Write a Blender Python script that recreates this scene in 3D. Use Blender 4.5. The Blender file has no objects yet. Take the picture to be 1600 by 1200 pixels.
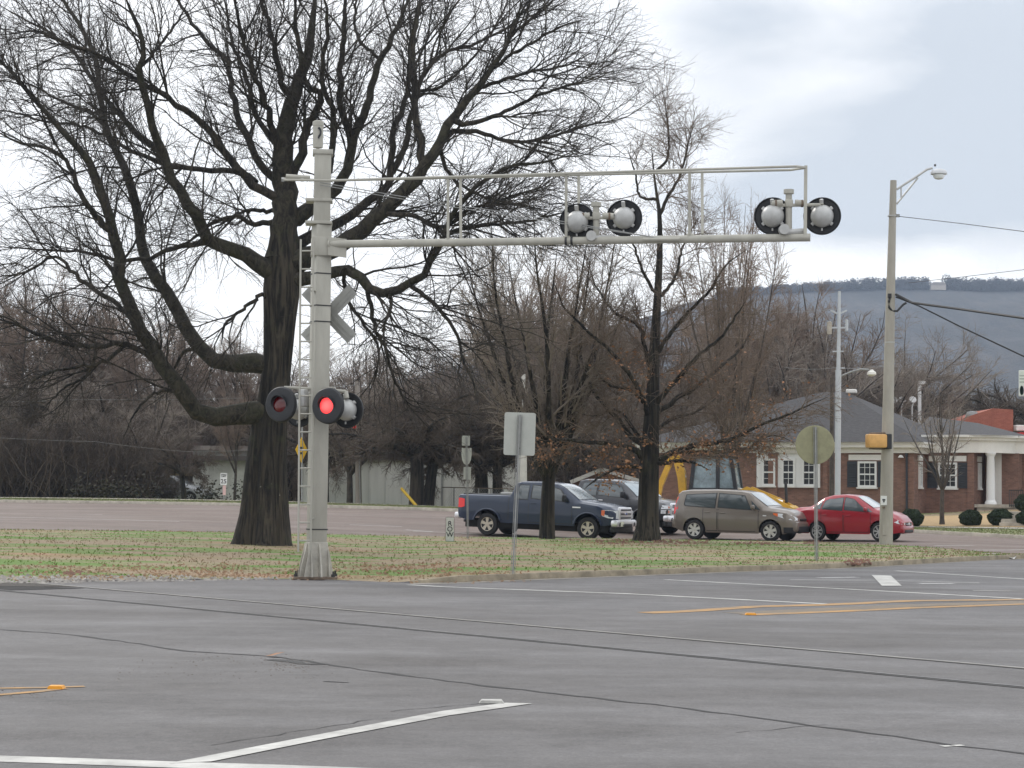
import bpy, bmesh, math, random
import numpy as np
from mathutils import Vector, Matrix
random.seed(7)
SC = bpy.context.scene
COL = SC.collection
R = math.radians
# ------------------------------------------------------------------ camera
F = 3100.0; EYE = 1.5; PIT = math.atan(172/F); ROLL = R(0.6)
cam_d = bpy.data.cameras.new('camera'); cam = bpy.data.objects.new('camera', cam_d); COL.objects.link(cam)
cam_d.sensor_width = 36; cam_d.lens = F/1600*36; cam_d.clip_start = 0.1; cam_d.clip_end = 8000
CM = Matrix.Translation((0, 0, EYE)) @ Matrix.Rotation(math.pi/2+PIT, 4, 'X') @ Matrix.Rotation(ROLL, 4, 'Z')
cam.matrix_world = CM; SC.camera = cam
# ------------------------------------------------------------------ world, sun, exposure
SUN_EL, SUN_AZ = R(38), R(-38)            # azimuth from +Y towards +X
W = bpy.data.worlds.new('World'); SC.world = W; W.use_nodes = True
nt = W.node_tree; N = nt.nodes; Lk = nt.links; N.clear()
def nd(t, **k):
    n = N.new(t)
    for a, b in k.items(): setattr(n, a, b)
    return n
def mth(op, a, b=None, c=None):
    n = N.new('ShaderNodeMath'); n.operation = op
    for i, v in enumerate((a, b, c)):
        if v is None: continue
        if isinstance(v, (int, float)): n.inputs[i].default_value = v
        else: Lk.new(v, n.inputs[i])
    return n.outputs[0]
sky = nd('ShaderNodeTexSky', sky_type='NISHITA', sun_disc=False, sun_elevation=SUN_EL, sun_rotation=SUN_AZ)
tc = nd('ShaderNodeTexCoord'); sep = nd('ShaderNodeSeparateXYZ'); Lk.new(tc.outputs['Generated'], sep.inputs[0])
mp = nd('ShaderNodeMapping'); Lk.new(tc.outputs['Generated'], mp.inputs[0]); mp.inputs['Scale'].default_value = (1, 1, 2.6); mp.inputs['Location'].default_value = (3.1, 0.4, 0.0)
n1 = nd('ShaderNodeTexNoise'); n1.inputs['Scale'].default_value = 5.0; n1.inputs['Detail'].default_value = 7; n1.inputs['Roughness'].default_value = .52; n1.inputs['Distortion'].default_value = .25
Lk.new(mp.outputs[0], n1.inputs['Vector'])
def blob(px, py, rx, rz):                 # soft cloud bank round one direction of the sky
    d = CM.to_3x3() @ Vector(((px-800)/F, (600-py)/F, -1)).normalized()
    a = mth('DIVIDE', mth('SUBTRACT', sep.outputs[0], d.x), rx); b = mth('DIVIDE', mth('SUBTRACT', sep.outputs[2], d.z), rz)
    q = mth('ADD', mth('MULTIPLY', a, a), mth('MULTIPLY', b, b))
    return mth('POWER', 2.718, mth('MULTIPLY', q, -1))
f = mth('MULTIPLY_ADD', mth('SUBTRACT', n1.outputs[0], .5), 2.3, .34)
for px, py, rx, rz, amt in ((1500, 425, .2, .020, .55), (1330, 140, .055, .02, .42), (350, 220, .20, .14, .85), (1000, 90, .035, .05, .3),
                            (1330, 330, .10, .022, -.50), (1450, 190, .09, .03, -.30), (1150, 30, .06, .02, -.35), (1590, 60, .07, .02, -.25), (150, 60, .03, .02, -.2), (820, 420, .1, .03, .35)):
    f = mth('MULTIPLY_ADD', blob(px, py, rx, rz), amt, f)
f = mth('MINIMUM', mth('MAXIMUM', f, 0), 1)
rmp = nd('ShaderNodeValToRGB'); Lk.new(f, rmp.inputs[0])
e = rmp.color_ramp.elements; e[0].position = .08; e[0].color = (.635, .675, .725, 1); e[1].position = .85; e[1].color = (1.18, 1.17, 1.16, 1)
m_ = e.new(.45); m_.color = (.89, .90, .915, 1)
zen = mth('MULTIPLY_ADD', mth('SMOOTH_MIN', mth('MAXIMUM', mth('SUBTRACT', sep.outputs[2], .22), 0), .6, .05), 1.5, 1.0)
bg1 = nd('ShaderNodeBackground'); Lk.new(sky.outputs[0], bg1.inputs[0]); bg1.inputs[1].default_value = .10
bg2 = nd('ShaderNodeBackground'); Lk.new(rmp.outputs[0], bg2.inputs[0]); Lk.new(mth('MULTIPLY', zen, 1.12), bg2.inputs[1])
mx = nd('ShaderNodeMixShader'); mx.inputs[0].default_value = .88; Lk.new(bg1.outputs[0], mx.inputs[1]); Lk.new(bg2.outputs[0], mx.inputs[2])
wo = nd('ShaderNodeOutputWorld'); Lk.new(mx.outputs[0], wo.inputs[0])
sd = bpy.data.lights.new('sun', 'SUN'); sd.energy = 1.3; sd.angle = R(14); sd.color = (1, .95, .88)
so = bpy.data.objects.new('sun', sd); COL.objects.link(so)
sv = Vector((math.sin(SUN_AZ)*math.cos(SUN_EL), math.cos(SUN_AZ)*math.cos(SUN_EL), math.sin(SUN_EL)))
so.rotation_euler = sv.to_track_quat('Z', 'Y').to_euler(); so.location = sv*50+Vector((0, 0, 20))
SC.view_settings.view_transform = 'Standard'; SC.view_settings.look = 'None'; SC.view_settings.gamma = 1; SC.view_settings.exposure = 0.08
try:
    SC.cycles.max_bounces = 5; SC.cycles.transparent_max_bounces = 6; SC.cycles.volume_bounces = 0
except Exception: pass
# ------------------------------------------------------------------ helpers
def U(px, py, Y):
    d = CM.to_3x3() @ Vector(((px-800)/F, (600-py)/F, -1)); return Vector((0, 0, EYE)) + d*(Y/d.y)
def tag(o, label=None, cat=None, group=None, kind=None):
    if label: o['label'] = label
    if cat: o['category'] = cat
    if group: o['group'] = group
    if kind: o['kind'] = kind
    return o
def thing(name, label, cat, loc=(0, 0, 0), rz=0, group=None):
    o = bpy.data.objects.new(name, None); COL.objects.link(o); o.location = loc; o.rotation_euler = (0, 0, rz); o.empty_display_size = .3
    return tag(o, label, cat, group)
def copy_tree(o, parent=None):
    c = o.copy(); COL.objects.link(c)
    if parent: c.parent = parent
    for ch in o.children: copy_tree(ch, c)
    return c
class MB:
    def __init__(s): s.v = []; s.f = []; s.m = []; s.mi = 0
    def add(s, vs, fs):
        b = len(s.v); s.v += [tuple(p) for p in vs]; s.f += [tuple(i+b for i in q) for q in fs]; s.m += [s.mi]*len(fs); return s
    def box(s, c, d, M=None, bev=0):
        x, y, z = d[0]/2, d[1]/2, d[2]/2; c = Vector(c)
        if bev > 0:
            b = min(bev, x*.9, y*.9, z*.9); vs = []; bm = bmesh.new(); bmesh.ops.create_cube(bm, size=1)
            for v in bm.verts: v.co = Vector((v.co.x*2*x, v.co.y*2*y, v.co.z*2*z))
            bmesh.ops.bevel(bm, geom=bm.edges[:], offset=b, segments=2, affect='EDGES', profile=.5)
            bm.verts.index_update(); vs = [v.co.copy() for v in bm.verts]; fs = [[v.index for v in q.verts] for q in bm.faces]; bm.free()
        else:
            vs = [Vector((i*x, j*y, k*z)) for i in (-1, 1) for j in (-1, 1) for k in (-1, 1)]
            fs = [(0, 1, 3, 2), (4, 6, 7, 5), (0, 4, 5, 1), (2, 3, 7, 6), (0, 2, 6, 4), (1, 5, 7, 3)]
        return s.add([(M @ p if M else p)+c for p in vs], fs)
    def tube(s, pts, rad, n=8, cap=True):
        pts = [Vector(p) for p in pts]; k = len(pts)
        if isinstance(rad, (int, float)): rad = [rad]*k
        vs = []; fs = []
        ax = (pts[-1]-pts[0]).normalized(); ref = Vector((0, 0, 1)) if abs(ax.z) < .9 else Vector((0, 1, 0))
        for i, p in enumerate(pts):
            t = (pts[min(i+1, k-1)]-pts[max(i-1, 0)]).normalized(); a = t.cross(ref).normalized(); b = t.cross(a)
            for j in range(n):
                q = 2*math.pi*j/n; vs.append(p+(a*math.cos(q)+b*math.sin(q))*rad[i])
        for i in range(k-1):
            for j in range(n):
                j2 = (j+1) % n; fs.append((i*n+j, (i+1)*n+j, (i+1)*n+j2, i*n+j2))
        if cap: fs.append(tuple(range(n))); fs.append(tuple(reversed(range((k-1)*n, k*n))))
        return s.add(vs, fs)
    def bar(s, a, b, w, h=None):
        a = Vector(a); b = Vector(b); h = h or w; t = (b-a); L = t.length; t.normalize()
        ref = Vector((0, 0, 1)) if abs(t.z) < .95 else Vector((1, 0, 0))
        y = ref.cross(t).normalized(); z = t.cross(y)
        M = Matrix((t, y, z)).transposed()
        return s.box((a+b)/2, (L, w, h), M)
    def lathe(s, prof, n=24, M=None, c=(0, 0, 0), cap=True):     # prof: (r, h) round local z
        c = Vector(c); vs = []; fs = []; k = len(prof)
        for r, h in prof:
            for j in range(n):
                q = 2*math.pi*j/n; p = Vector((r*math.cos(q), r*math.sin(q), h)); vs.append((M @ p if M else p)+c)
        for i in range(k-1):
            for j in range(n):
                j2 = (j+1) % n; fs.append((i*n+j, i*n+j2, (i+1)*n+j2, (i+1)*n+j))
        if cap and prof[0][0] > 1e-4: fs.append(tuple(reversed(range(n))))
        if cap and prof[-1][0] > 1e-4: fs.append(tuple(range((k-1)*n, k*n)))
        return s.add(vs, fs)
    def prism(s, poly, d, M=None, c=(0, 0, 0)):        # poly in local xz, thickness d along y, centred
        c = Vector(c); n = len(poly); T = lambda p: (M @ Vector(p) if M else Vector(p))+c
        vs = [T((x, -d/2, z)) for x, z in poly]+[T((x, d/2, z)) for x, z in poly]
        fs = [tuple(range(n)), tuple(reversed(range(n, 2*n)))]+[(i, i+n, (i+1) % n+n, (i+1) % n) for i in range(n)]
        return s.add(vs, fs)
    def quad(s, a, b, c, d): return s.add([a, b, c, d], [(0, 1, 2, 3)])
    def build(s, name, mat, parent=None, smooth=False, ang=35):
        me = bpy.data.meshes.new(name); me.from_pydata(s.v, [], s.f)
        for m in (mat if isinstance(mat, (list, tuple)) else [mat]): me.materials.append(m)
        if isinstance(mat, (list, tuple)): me.polygons.foreach_set('material_index', s.m)
        bm = bmesh.new(); bm.from_mesh(me); bmesh.ops.remove_doubles(bm, verts=bm.verts, dist=1e-5); bmesh.ops.recalc_face_normals(bm, faces=bm.faces); bm.to_mesh(me); bm.free()
        if smooth:
            me.polygons.foreach_set('use_smooth', [True]*len(me.polygons))
            me.set_sharp_from_angle(angle=R(ang))
        o = bpy.data.objects.new(name, me); COL.objects.link(o)
        if parent: o.parent = parent
        return o
def np_mesh(name, V, Q, mat, parent=None, smooth=False):
    me = bpy.data.meshes.new(name); V = np.asarray(V, np.float32); Q = np.asarray(Q, np.int32); k = Q.shape[1]
    me.vertices.add(len(V)); me.vertices.foreach_set('co', V.ravel()); me.loops.add(Q.size); me.loops.foreach_set('vertex_index', Q.ravel())
    me.polygons.add(len(Q)); me.polygons.foreach_set('loop_start', np.arange(0, Q.size, k, dtype=np.int32)); me.polygons.foreach_set('loop_total', np.full(len(Q), k, np.int32))
    if smooth: me.polygons.foreach_set('use_smooth', np.ones(len(Q), bool))
    me.update(calc_edges=True); me.validate()
    me.materials.append(mat); o = bpy.data.objects.new(name, me); COL.objects.link(o)
    if parent: o.parent = parent
    return o
# ------------------------------------------------------------------ materials
def mat(name, col, rough=.6, metal=0, var=.0, scale=4, bump=0, bscale=40, spec=.5, coat=0, col2=None, stretch=(1, 1, 1), emit=None, es=0, detail=6):
    m = bpy.data.materials.new(name); m.use_nodes = True; t = m.node_tree; p = t.nodes['Principled BSDF']
    p.inputs['Base Color'].default_value = (*col, 1); p.inputs['Roughness'].default_value = rough; p.inputs['Metallic'].default_value = metal
    p.inputs['Specular IOR Level'].default_value = spec; p.inputs['Coat Weight'].default_value = coat; p.inputs['Coat Roughness'].default_value = .08
    if emit: p.inputs['Emission Color'].default_value = (*emit, 1); p.inputs['Emission Strength'].default_value = es
    if var or bump or col2:
        tcn = t.nodes.new('ShaderNodeTexCoord'); mpn = t.nodes.new('ShaderNodeMapping'); mpn.inputs['Scale'].default_value = stretch
        t.links.new(tcn.outputs['Object'], mpn.inputs[0])
    if var or col2:
        n = t.nodes.new('ShaderNodeTexNoise'); n.inputs['Scale'].default_value = scale; n.inputs['Detail'].default_value = detail; n.inputs['Roughness'].default_value = .65
        t.links.new(mpn.outputs[0], n.inputs['Vector'])
        r = t.nodes.new('ShaderNodeValToRGB'); r.color_ramp.elements[0].position = .34; r.color_ramp.elements[1].position = .66
        a = col2 if col2 else tuple(c*(1-var) for c in col); b = col if col2 else tuple(min(1, c*(1+var)) for c in col)
        r.color_ramp.elements[0].color = (*a, 1); r.color_ramp.elements[1].color = (*b, 1)
        t.links.new(n.outputs[0], r.inputs[0]); t.links.new(r.outputs[0], p.inputs['Base Color'])
    if bump:
        n2 = t.nodes.new('ShaderNodeTexNoise'); n2.inputs['Scale'].default_value = bscale; n2.inputs['Detail'].default_value = 4; t.links.new(mpn.outputs[0], n2.inputs['Vector'])
        b = t.nodes.new('ShaderNodeBump'); b.inputs['Strength'].default_value = bump; b.inputs['Distance'].default_value = .02
        t.links.new(n2.outputs[0], b.inputs['Height']); t.links.new(b.outputs[0], p.inputs['Normal'])
    return m
class T:   # small node-graph helper for layered materials
    def __init__(s, name, rough=.9):
        s.m = bpy.data.materials.new(name); s.m.use_nodes = True; s.t = s.m.node_tree; s.p = s.t.nodes['Principled BSDF']; s.p.inputs['Roughness'].default_value = rough
        s.tc = s.t.nodes.new('ShaderNodeTexCoord')
    def noise(s, scale, stretch=(1, 1, 1), detail=5, rough=.6, dist=0, loc=(0, 0, 0), rot=0):
        mpn = s.t.nodes.new('ShaderNodeMapping'); mpn.inputs['Scale'].default_value = stretch; mpn.inputs['Location'].default_value = loc; mpn.inputs['Rotation'].default_value = (0, 0, rot)
        s.t.links.new(s.tc.outputs['Object'], mpn.inputs[0])
        n = s.t.nodes.new('ShaderNodeTexNoise'); n.inputs['Scale'].default_value = scale; n.inputs['Detail'].default_value = detail; n.inputs['Roughness'].default_value = rough; n.inputs['Distortion'].default_value = dist
        s.t.links.new(mpn.outputs[0], n.inputs['Vector']); return n.outputs[0]
    def ramp(s, inp, a, b, ca=(0, 0, 0), cb=(1, 1, 1)):
        r = s.t.nodes.new('ShaderNodeValToRGB'); e = r.color_ramp.elements; e[0].position = a; e[1].position = b; e[0].color = (*ca, 1); e[1].color = (*cb, 1)
        s.t.links.new(inp, r.inputs[0]); return r.outputs[0]
    def mix(s, fac, a, b, mode='MIX'):
        n = s.t.nodes.new('ShaderNodeMix'); n.data_type = 'RGBA'; n.blend_type = mode
        for sock, v in ((n.inputs[0], fac), (n.inputs[6], a), (n.inputs[7], b)):
            if isinstance(v, (int, float)): sock.default_value = v
            elif isinstance(v, tuple): sock.default_value = (*v, 1)
            else: s.t.links.new(v, sock)
        return n.outputs[2]
    def out(s, col, bumph=None, bs=.4, bd=.03):
        s.t.links.new(col, s.p.inputs['Base Color'])
        if bumph is not None:
            b = s.t.nodes.new('ShaderNodeBump'); b.inputs['Strength'].default_value = bs; b.inputs['Distance'].default_value = bd
            s.t.links.new(bumph, b.inputs['Height']); s.t.links.new(b.outputs[0], s.p.inputs['Normal'])
        return s.m
M = {}
def translucent(t, c):
    tr = t.t.nodes.new('ShaderNodeBsdfTranslucent'); mxs = t.t.nodes.new('ShaderNodeMixShader'); mxs.inputs[0].default_value = .55; t.t.links.new(c, tr.inputs[0]); o = t.t.nodes['Material Output']
    t.t.links.new(t.p.outputs[0], mxs.inputs[1]); t.t.links.new(tr.outputs[0], mxs.inputs[2]); t.t.links.new(mxs.outputs[0], o.inputs[0])
def grass_mat(name='winter_grass', blade=False):
    t = T(name, .95)
    tan = t.ramp(t.noise(5, detail=9, rough=.7), .25, .75, (.22, .165, .105), (.35, .275, .18))
    grn = t.ramp(t.noise(6, detail=8, rough=.7), .25, .75, (.085, .15, .03), (.17, .265, .06))
    leaf = t.ramp(t.noise(20, detail=6, rough=.8), .3, .75, (.24, .15, .09), (.42, .27, .165))
    patch = t.ramp(t.noise(.42, (.55, 1.6, 1), 4, .5, loc=(4.2, 7.7, 0)), .45, .57)
    c = t.mix(patch, tan, grn)
    lp = t.ramp(t.noise(.33, (.5, 1.3, 1), 4, .5, loc=(1.0, 2.0, 0)), .55, .70)
    c = t.mix(lp, c, leaf)
    dirt = t.ramp(t.noise(.8, (1, 2, 1), 5, .6, loc=(9, 2, 5)), .64, .74)
    c = t.mix(dirt, c, (.21, .145, .095))
    c = t.mix(.8, c, t.ramp(t.noise(24, detail=6, rough=.8), .25, .75, (.78,)*3, (1.2,)*3), 'MULTIPLY')
    if blade: translucent(t, c)
    return t.out(c, t.noise(30, detail=5), .7, .05)
def asphalt_mat(name, dark, light, tint=None):
    t = T(name, .78); t.p.inputs['Specular IOR Level'].default_value = .35
    big = t.noise(.30, (.45, 1.0, 1), 7, .62, .6, rot=R(38)); c = t.ramp(big, .34, .68, dark, light)
    st = t.ramp(t.noise(.35, (.8, 1.0, 1), 8, .68, .3, loc=(3, 9, 0), rot=R(41)), .50, .68)
    c = t.mix(t.mix(.55, (0, 0, 0), st), c, tuple(v*.72 for v in dark))
    pale = t.ramp(t.noise(.22, (.5, 1.4, 1), 5, .6, .3, loc=(13, 2, 0)), .56, .74)
    c = t.mix(pale, c, tuple(v*1.12 for v in light))
    if tint: c = t.mix(t.ramp(t.noise(.5, (.3, 1.2, 1), 5), .4, .7), c, tint)
    g = t.ramp(t.noise(38, detail=5, rough=.85), .25, .75, (.5, .5, .5), (1.45, 1.45, 1.45)); c = t.mix(.85, c, g, 'MULTIPLY'); g = t.ramp(t.noise(2.2, detail=8, rough=.75, loc=(5, 5, 0)), .3, .7, (.80,)*3, (1.18,)*3); c = t.mix(.9, c, g, 'MULTIPLY')
    g = t.ramp(t.noise(11, detail=6, rough=.8, loc=(1, 7, 0)), .28, .72, (.78,)*3, (1.2,)*3); c = t.mix(.9, c, g, 'MULTIPLY')
    sp = t.ramp(t.noise(1.1, detail=8, rough=.8, loc=(8, 1, 0)), .62, .70); c = t.mix(t.mix(.5, (0, 0, 0), sp), c, tuple(v*.55 for v in dark))
    rr = t.ramp(t.noise(.5, (.4, 1.2, 1), 5, .6, loc=(2, 2, 0)), .35, .7, (.62,)*3, (.88,)*3); t.t.links.new(rr, t.p.inputs['Roughness'])
    return t.out(c, t.noise(70, detail=4, rough=.7), .5, .012)
M['grass'] = grass_mat(); M['blade'] = grass_mat('grass_blade', True)
M['asphalt'] = asphalt_mat('asphalt', (.104, .097, .093), (.166, .160, .160))
M['road'] = asphalt_mat('brown_asphalt', (.135, .102, .086), (.180, .142, .122), (.155, .114, .095))
M['lawn'] = mat('green_lawn', (.13, .18, .055), .95, col2=(.22, .20, .11), scale=1.2, detail=9)
M['concrete'] = mat('concrete', (.40, .36, .30), .9, var=.25, scale=3, bump=.3)
M['kerb'] = mat('kerb_concrete', (.27, .23, .165), .95, var=.35, scale=2.5, bump=.4)
M['polecon'] = mat('pole_concrete', (.36, .335, .29), .85, var=.14, scale=2.2, bump=.25, stretch=(1, 1, .3))
M['white'] = mat('road_paint', (.56, .55, .515), .8, col2=(.33, .32, .30), scale=2.6, bump=.2)
M['yellow'] = mat('yellow_road_paint', (.44, .245, .085), .85, col2=(.23, .17, .11), scale=2.4)
M['alum'] = mat('painted_aluminium', (.37, .357, .31), .55, metal=.0, var=.10, scale=2.5, bump=.06, stretch=(2, 2, .5))
M['silver'] = mat('silver_paint', (.42, .42, .41), .42, metal=.15, var=.10, scale=6)
M['galv'] = mat('galvanised_steel', (.27, .272, .265), .6, metal=.0, spec=.25, var=.15, scale=9)
M['signback'] = mat('sign_back', (.42, .43, .39), .5, metal=.0, var=.07, scale=3)
M['olive'] = mat('weathered_sign_back', (.29, .28, .165), .6, metal=.0, col2=(.23, .22, .13), scale=7)
M['black'] = mat('black_paint', (.018, .019, .022), .55, var=.2, scale=8)
M['rubber'] = mat('rubber', (.022, .022, .023), .85, bump=.2)
M['darkmetal'] = mat('dark_metal', (.05, .05, .05), .5, metal=.5)
M['rust'] = mat('rusty_steel', (.16, .12, .09), .75, metal=.3, var=.35, scale=8)
M['railtop'] = mat('worn_rail', (.26, .245, .22), .5, metal=.4, var=.25, scale=3)
M['tar'] = mat('crack_sealer', (.035, .033, .032), .8, var=.3, scale=5)
M['cable'] = mat('black_cable', (.02, .02, .022), .6)
M['bark'] = mat('bark', (.055, .045, .031), .95, col2=(.009, .008, .006), scale=7, bump=1.0, bscale=11, stretch=(1, 1, .18))
def bark_mat():
    t = T('bark', .95); fu = t.noise(8, (1, 1, .07), 5, .6, 1.2); c = t.ramp(fu, .40, .60, (.008, .007, .006), (.062, .051, .037))
    big = t.ramp(t.noise(1.1, (1, 1, .35), 5), .35, .65, (.45,)*3, (1.25,)*3); c = t.mix(1.0, c, big, 'MULTIPLY'); ms = t.ramp(t.noise(2.2, detail=7, rough=.7), .56, .70); c = t.mix(t.mix(.6, (0, 0, 0), ms), c, (.05, .055, .025))
    li = t.ramp(t.noise(7, (1, 1, .6), 5, .7, loc=(3, 3, 3)), .69, .73); c = t.mix(li, c, (.22, .21, .17)); return t.out(c, fu, 1.0, .10)
M['bark'] = bark_mat()
def limb_mat():
    t = T('mossy_bark', .95); n = t.noise(9, (.8, .8, .5), 6, .7, .8); c = t.ramp(n, .38, .62, (.010, .009, .007), (.060, .051, .036)); ms = t.ramp(t.noise(1.6, detail=7, rough=.7), .46, .64); c = t.mix(t.mix(.55, (0, 0, 0), ms), c, (.040, .042, .020)); return t.out(c, n, 1.0, .07)
M['bark_moss'] = limb_mat()
M['twig'] = mat('twig', (.040, .033, .027), .9)
M['twig_brown'] = mat('brown_twig', (.215, .160, .122), .9, var=.3, scale=.7)
M['twig_grey'] = mat('grey_twig', (.225, .188, .155), .9, var=.25, scale=.5)
M['twig_dark'] = mat('dark_twig', (.086, .064, .047), .9, var=.3, scale=.6)
M['twig_oak'] = mat('russet_twig', (.150, .112, .084), .9, var=.25, scale=.8)
M['bark2'] = mat('grey_bark', (.10, .082, .065), .95, col2=(.04, .034, .03), scale=4, bump=.8, bscale=12)
M['leafd'] = mat('dead_leaf', (.40, .21, .11), .85, col2=(.22, .11, .055), scale=9)
M['litter'] = mat('leaf_litter', (.42, .285, .185), .9, col2=(.25, .16, .105), scale=12)
M['chrome'] = mat('chrome', (.85, .85, .86), .38, metal=.85)
M['glass'] = mat('car_glass', (.05, .065, .07), .06, spec=.9, coat=.6)
M['ws'] = mat('windscreen_glass', (.23, .28, .30), .06, spec=.9, coat=.7, var=.2, scale=2)
M['trim'] = mat('black_trim', (.02, .02, .021), .5)
M['headl'] = mat('headlight', (.62, .64, .66), .15, metal=.0, var=.25, scale=9, coat=.6)
M['amber'] = mat('amber_lens', (.75, .16, .05), .2, coat=1)
M['taill'] = mat('tail_lens', (.50, .012, .012), .25, coat=.5, emit=(1, .03, .02), es=.22)
M['alloy'] = mat('alloy', (.62, .61, .58), .3, metal=.7, var=.12, scale=20)
M['beige_alloy'] = mat('warm_alloy', (.55, .50, .41), .35, metal=.6, var=.12, scale=20)
M['wheelwell'] = mat('wheel_well', (.012, .012, .012), .9)
# ------------------------------------------------------------------ terrain: break lines seen from above, columns fan out from the street corner
def zline(pts):                      # (px,py) on the level z=0 pavement
    out = []
    for px, py in pts:
        a = U(px, py, 10); k = EYE/(EYE-a.z); out.append((a.x*k, a.y*k, 0.0))
    return out
def yline(pts): return [tuple(U(*p)) for p in pts]
def cat(xs, ys, q):                  # monotone-ish cubic through the points
    xs = np.array(xs); ys = np.array(ys); d = np.gradient(ys, xs); i = np.clip(np.searchsorted(xs, q)-1, 0, len(xs)-2)
    h = xs[i+1]-xs[i]; t = np.clip((q-xs[i])/h, 0, 1); t2 = t*t; t3 = t2*t
    return (2*t3-3*t2+1)*ys[i]+(t3-2*t2+t)*h*d[i]+(-2*t3+3*t2)*ys[i+1]+(t3-t2)*h*d[i+1]
edge = zline([(-900, 917), (-300, 914), (0, 911), (300, 906), (480, 906), (640, 911), (860, 904), (1100, 895), (1350, 886), (1600, 873)])
edge.append((27.5, 56.5, 0)); 
lines = [edge,
    yline([(-900, 832, 49), (-300, 830, 52), (0, 829, 56), (350, 832, 59), (740, 839, 63), (1000, 842, 63.5), (1300, 848, 60), (1420, 853, 57.5), (1600, 868, 55), (1900, 884, 58)]),
    yline([(-900, 829, 54), (-300, 828, 57), (0, 827.5, 60.5), (350, 832, 63), (740, 843.5, 67), (1000, 849, 67), (1300, 854.5, 64), (1420, 857, 61), (1600, 868.5, 58), (1900, 882, 61)]),
    yline([(-900, 776, 108), (-300, 781, 101), (0, 785, 96), (350, 790, 93), (700, 799, 88), (1000, 812, 84), (1430, 833, 78), (1600, 842, 74), (1900, 858, 70)]),
    yline([(-900, 772, 112), (-300, 776, 105), (0, 777.5, 101), (350, 782, 98.5), (700, 792, 94), (1000, 805, 89), (1430, 823, 84), (1600, 825, 81), (1900, 830, 78)]),
    yline([(-900, 778, 120), (-300, 782, 114), (0, 786, 110), (350, 788, 107), (700, 793, 104), (1000, 802, 102), (1300, 803, 101), (1430, 803, 100), (1600, 794, 101), (1900, 790, 102)])]
def AX(l): return [p[0]/p[1] for p in l]
AXS = [AX(l) for l in lines]
AMIN, AMAX = -.53, .53
def col_profile(a):                  # a: array of x/y ratios -> list of (Y,z) arrays per break line
    out = []
    for l, ax in zip(lines, AXS):
        q = np.clip(a, ax[0], ax[-1]); out.append((cat(ax, [p[1] for p in l], q), cat(ax, [p[2] for p in l], q)))
    return out
def kerbh(a): return .09*np.clip((a+.056)/.03, 0, 1)+.012       # height of the island's edge over the pavement
def prof(a):
    a = np.atleast_1d(np.asarray(a, float)); P = col_profile(a)
    (y0, z0), (y1, z1), (y2, z2), (y3, z3), (y4, z4), (y5, z5) = P
    ys = [np.full_like(a, .5), y0, y0+.02, y1, y2, y3, y3+.02, y4, y5, np.full_like(a, 160), np.full_like(a, 1500)]
    zs = [0*a, z0*0, z0*0+kerbh(a), z1, z2, z3, z3+.13, z4, z5, z5+.2+0*a, z5*0+2]
    return np.array(ys), np.array(zs)
NG = 1600; AG = np.linspace(-.62, .62, NG); _Y, _Z = prof(AG); _Y = _Y.T.tolist(); _Z = _Z.T.tolist()
def H(x, y):
    y = max(y, .1); f = min(max((x/y+.62)/1.24*(NG-1), 0), NG-1.001); i = int(f); w = f-i; Ya, Yb, Za, Zb = _Y[i], _Y[i+1], _Z[i], _Z[i+1]
    p = None
    for j in range(len(Ya)):
        yy = Ya[j]*(1-w)+Yb[j]*w; zz = Za[j]*(1-w)+Zb[j]*w
        if y <= yy: return zz if p is None else p[1]+(zz-p[1])*(y-p[0])/max(1e-6, yy-p[0])
        p = (yy, zz)
    return p[1]
def on(px, Y, py=None):              # ground point in a given direction and distance
    p = U(px, 820, Y); return Vector((p.x, p.y, H(p.x, p.y)))
def G(px, py):                       # the pixel's ray down to the ground
    d = U(px, py, 10)-Vector((0, 0, EYE)); d /= 10; g = lambda Y: EYE+d.z*Y-H(d.x*Y, Y); a = 4.0
    if g(a) <= 0: b = a
    else:
        b = a
        while b < 170:
            b += 1.0 if b < 36 else 1.6
            if g(b) <= 0: break
            a = b
        for _ in range(14):
            m = (a+b)/2
            if g(m) <= 0: b = m
            else: a = m
    return Vector((d.x*b, b, H(d.x*b, b)))
NA = 420; aa = np.linspace(AMIN, AMAX, NA); PY, PZ = prof(aa)
def strip(name, i0, i1, rows, m, dz=0, power=1.0):
    V = []; n = rows+1
    for r in range(n):
        t = (r/rows)**power
        y = PY[i0]*(1-t)+PY[i1]*t; z = PZ[i0]*(1-t)+PZ[i1]*t+dz; V.append(np.stack([aa*y, y, z], 1))
    V = np.concatenate(V); r = np.arange(rows)[:, None]*NA+np.arange(NA-1)[None]; r = r.ravel()
    return tag(np_mesh(name, V, np.stack([r, r+1, r+NA+1, r+NA], 1), m, smooth=True), kind='structure')
road = strip('asphalt_road', 0, 1, 40, M['asphalt'], power=1.6)
strip('road_edge', 1, 2, 1, M['asphalt']); strip('kerb_backing', 5, 6, 1, M['concrete'])
island = strip('grass_ground', 2, 3, 30, M['grass'])
strip('road_shoulder', 3, 4, 4, M['grass'])
xroad = strip('cross_road', 4, 5, 14, M['road'])
strip('lawn_ground', 6, 7, 6, M['lawn'])
strip('bank_ground', 7, 8, 8, M['grass'])
strip('far_ground', 8, 9, 8, M['grass']); strip('distant_ground', 9, 10, 4, M['grass'])
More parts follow.
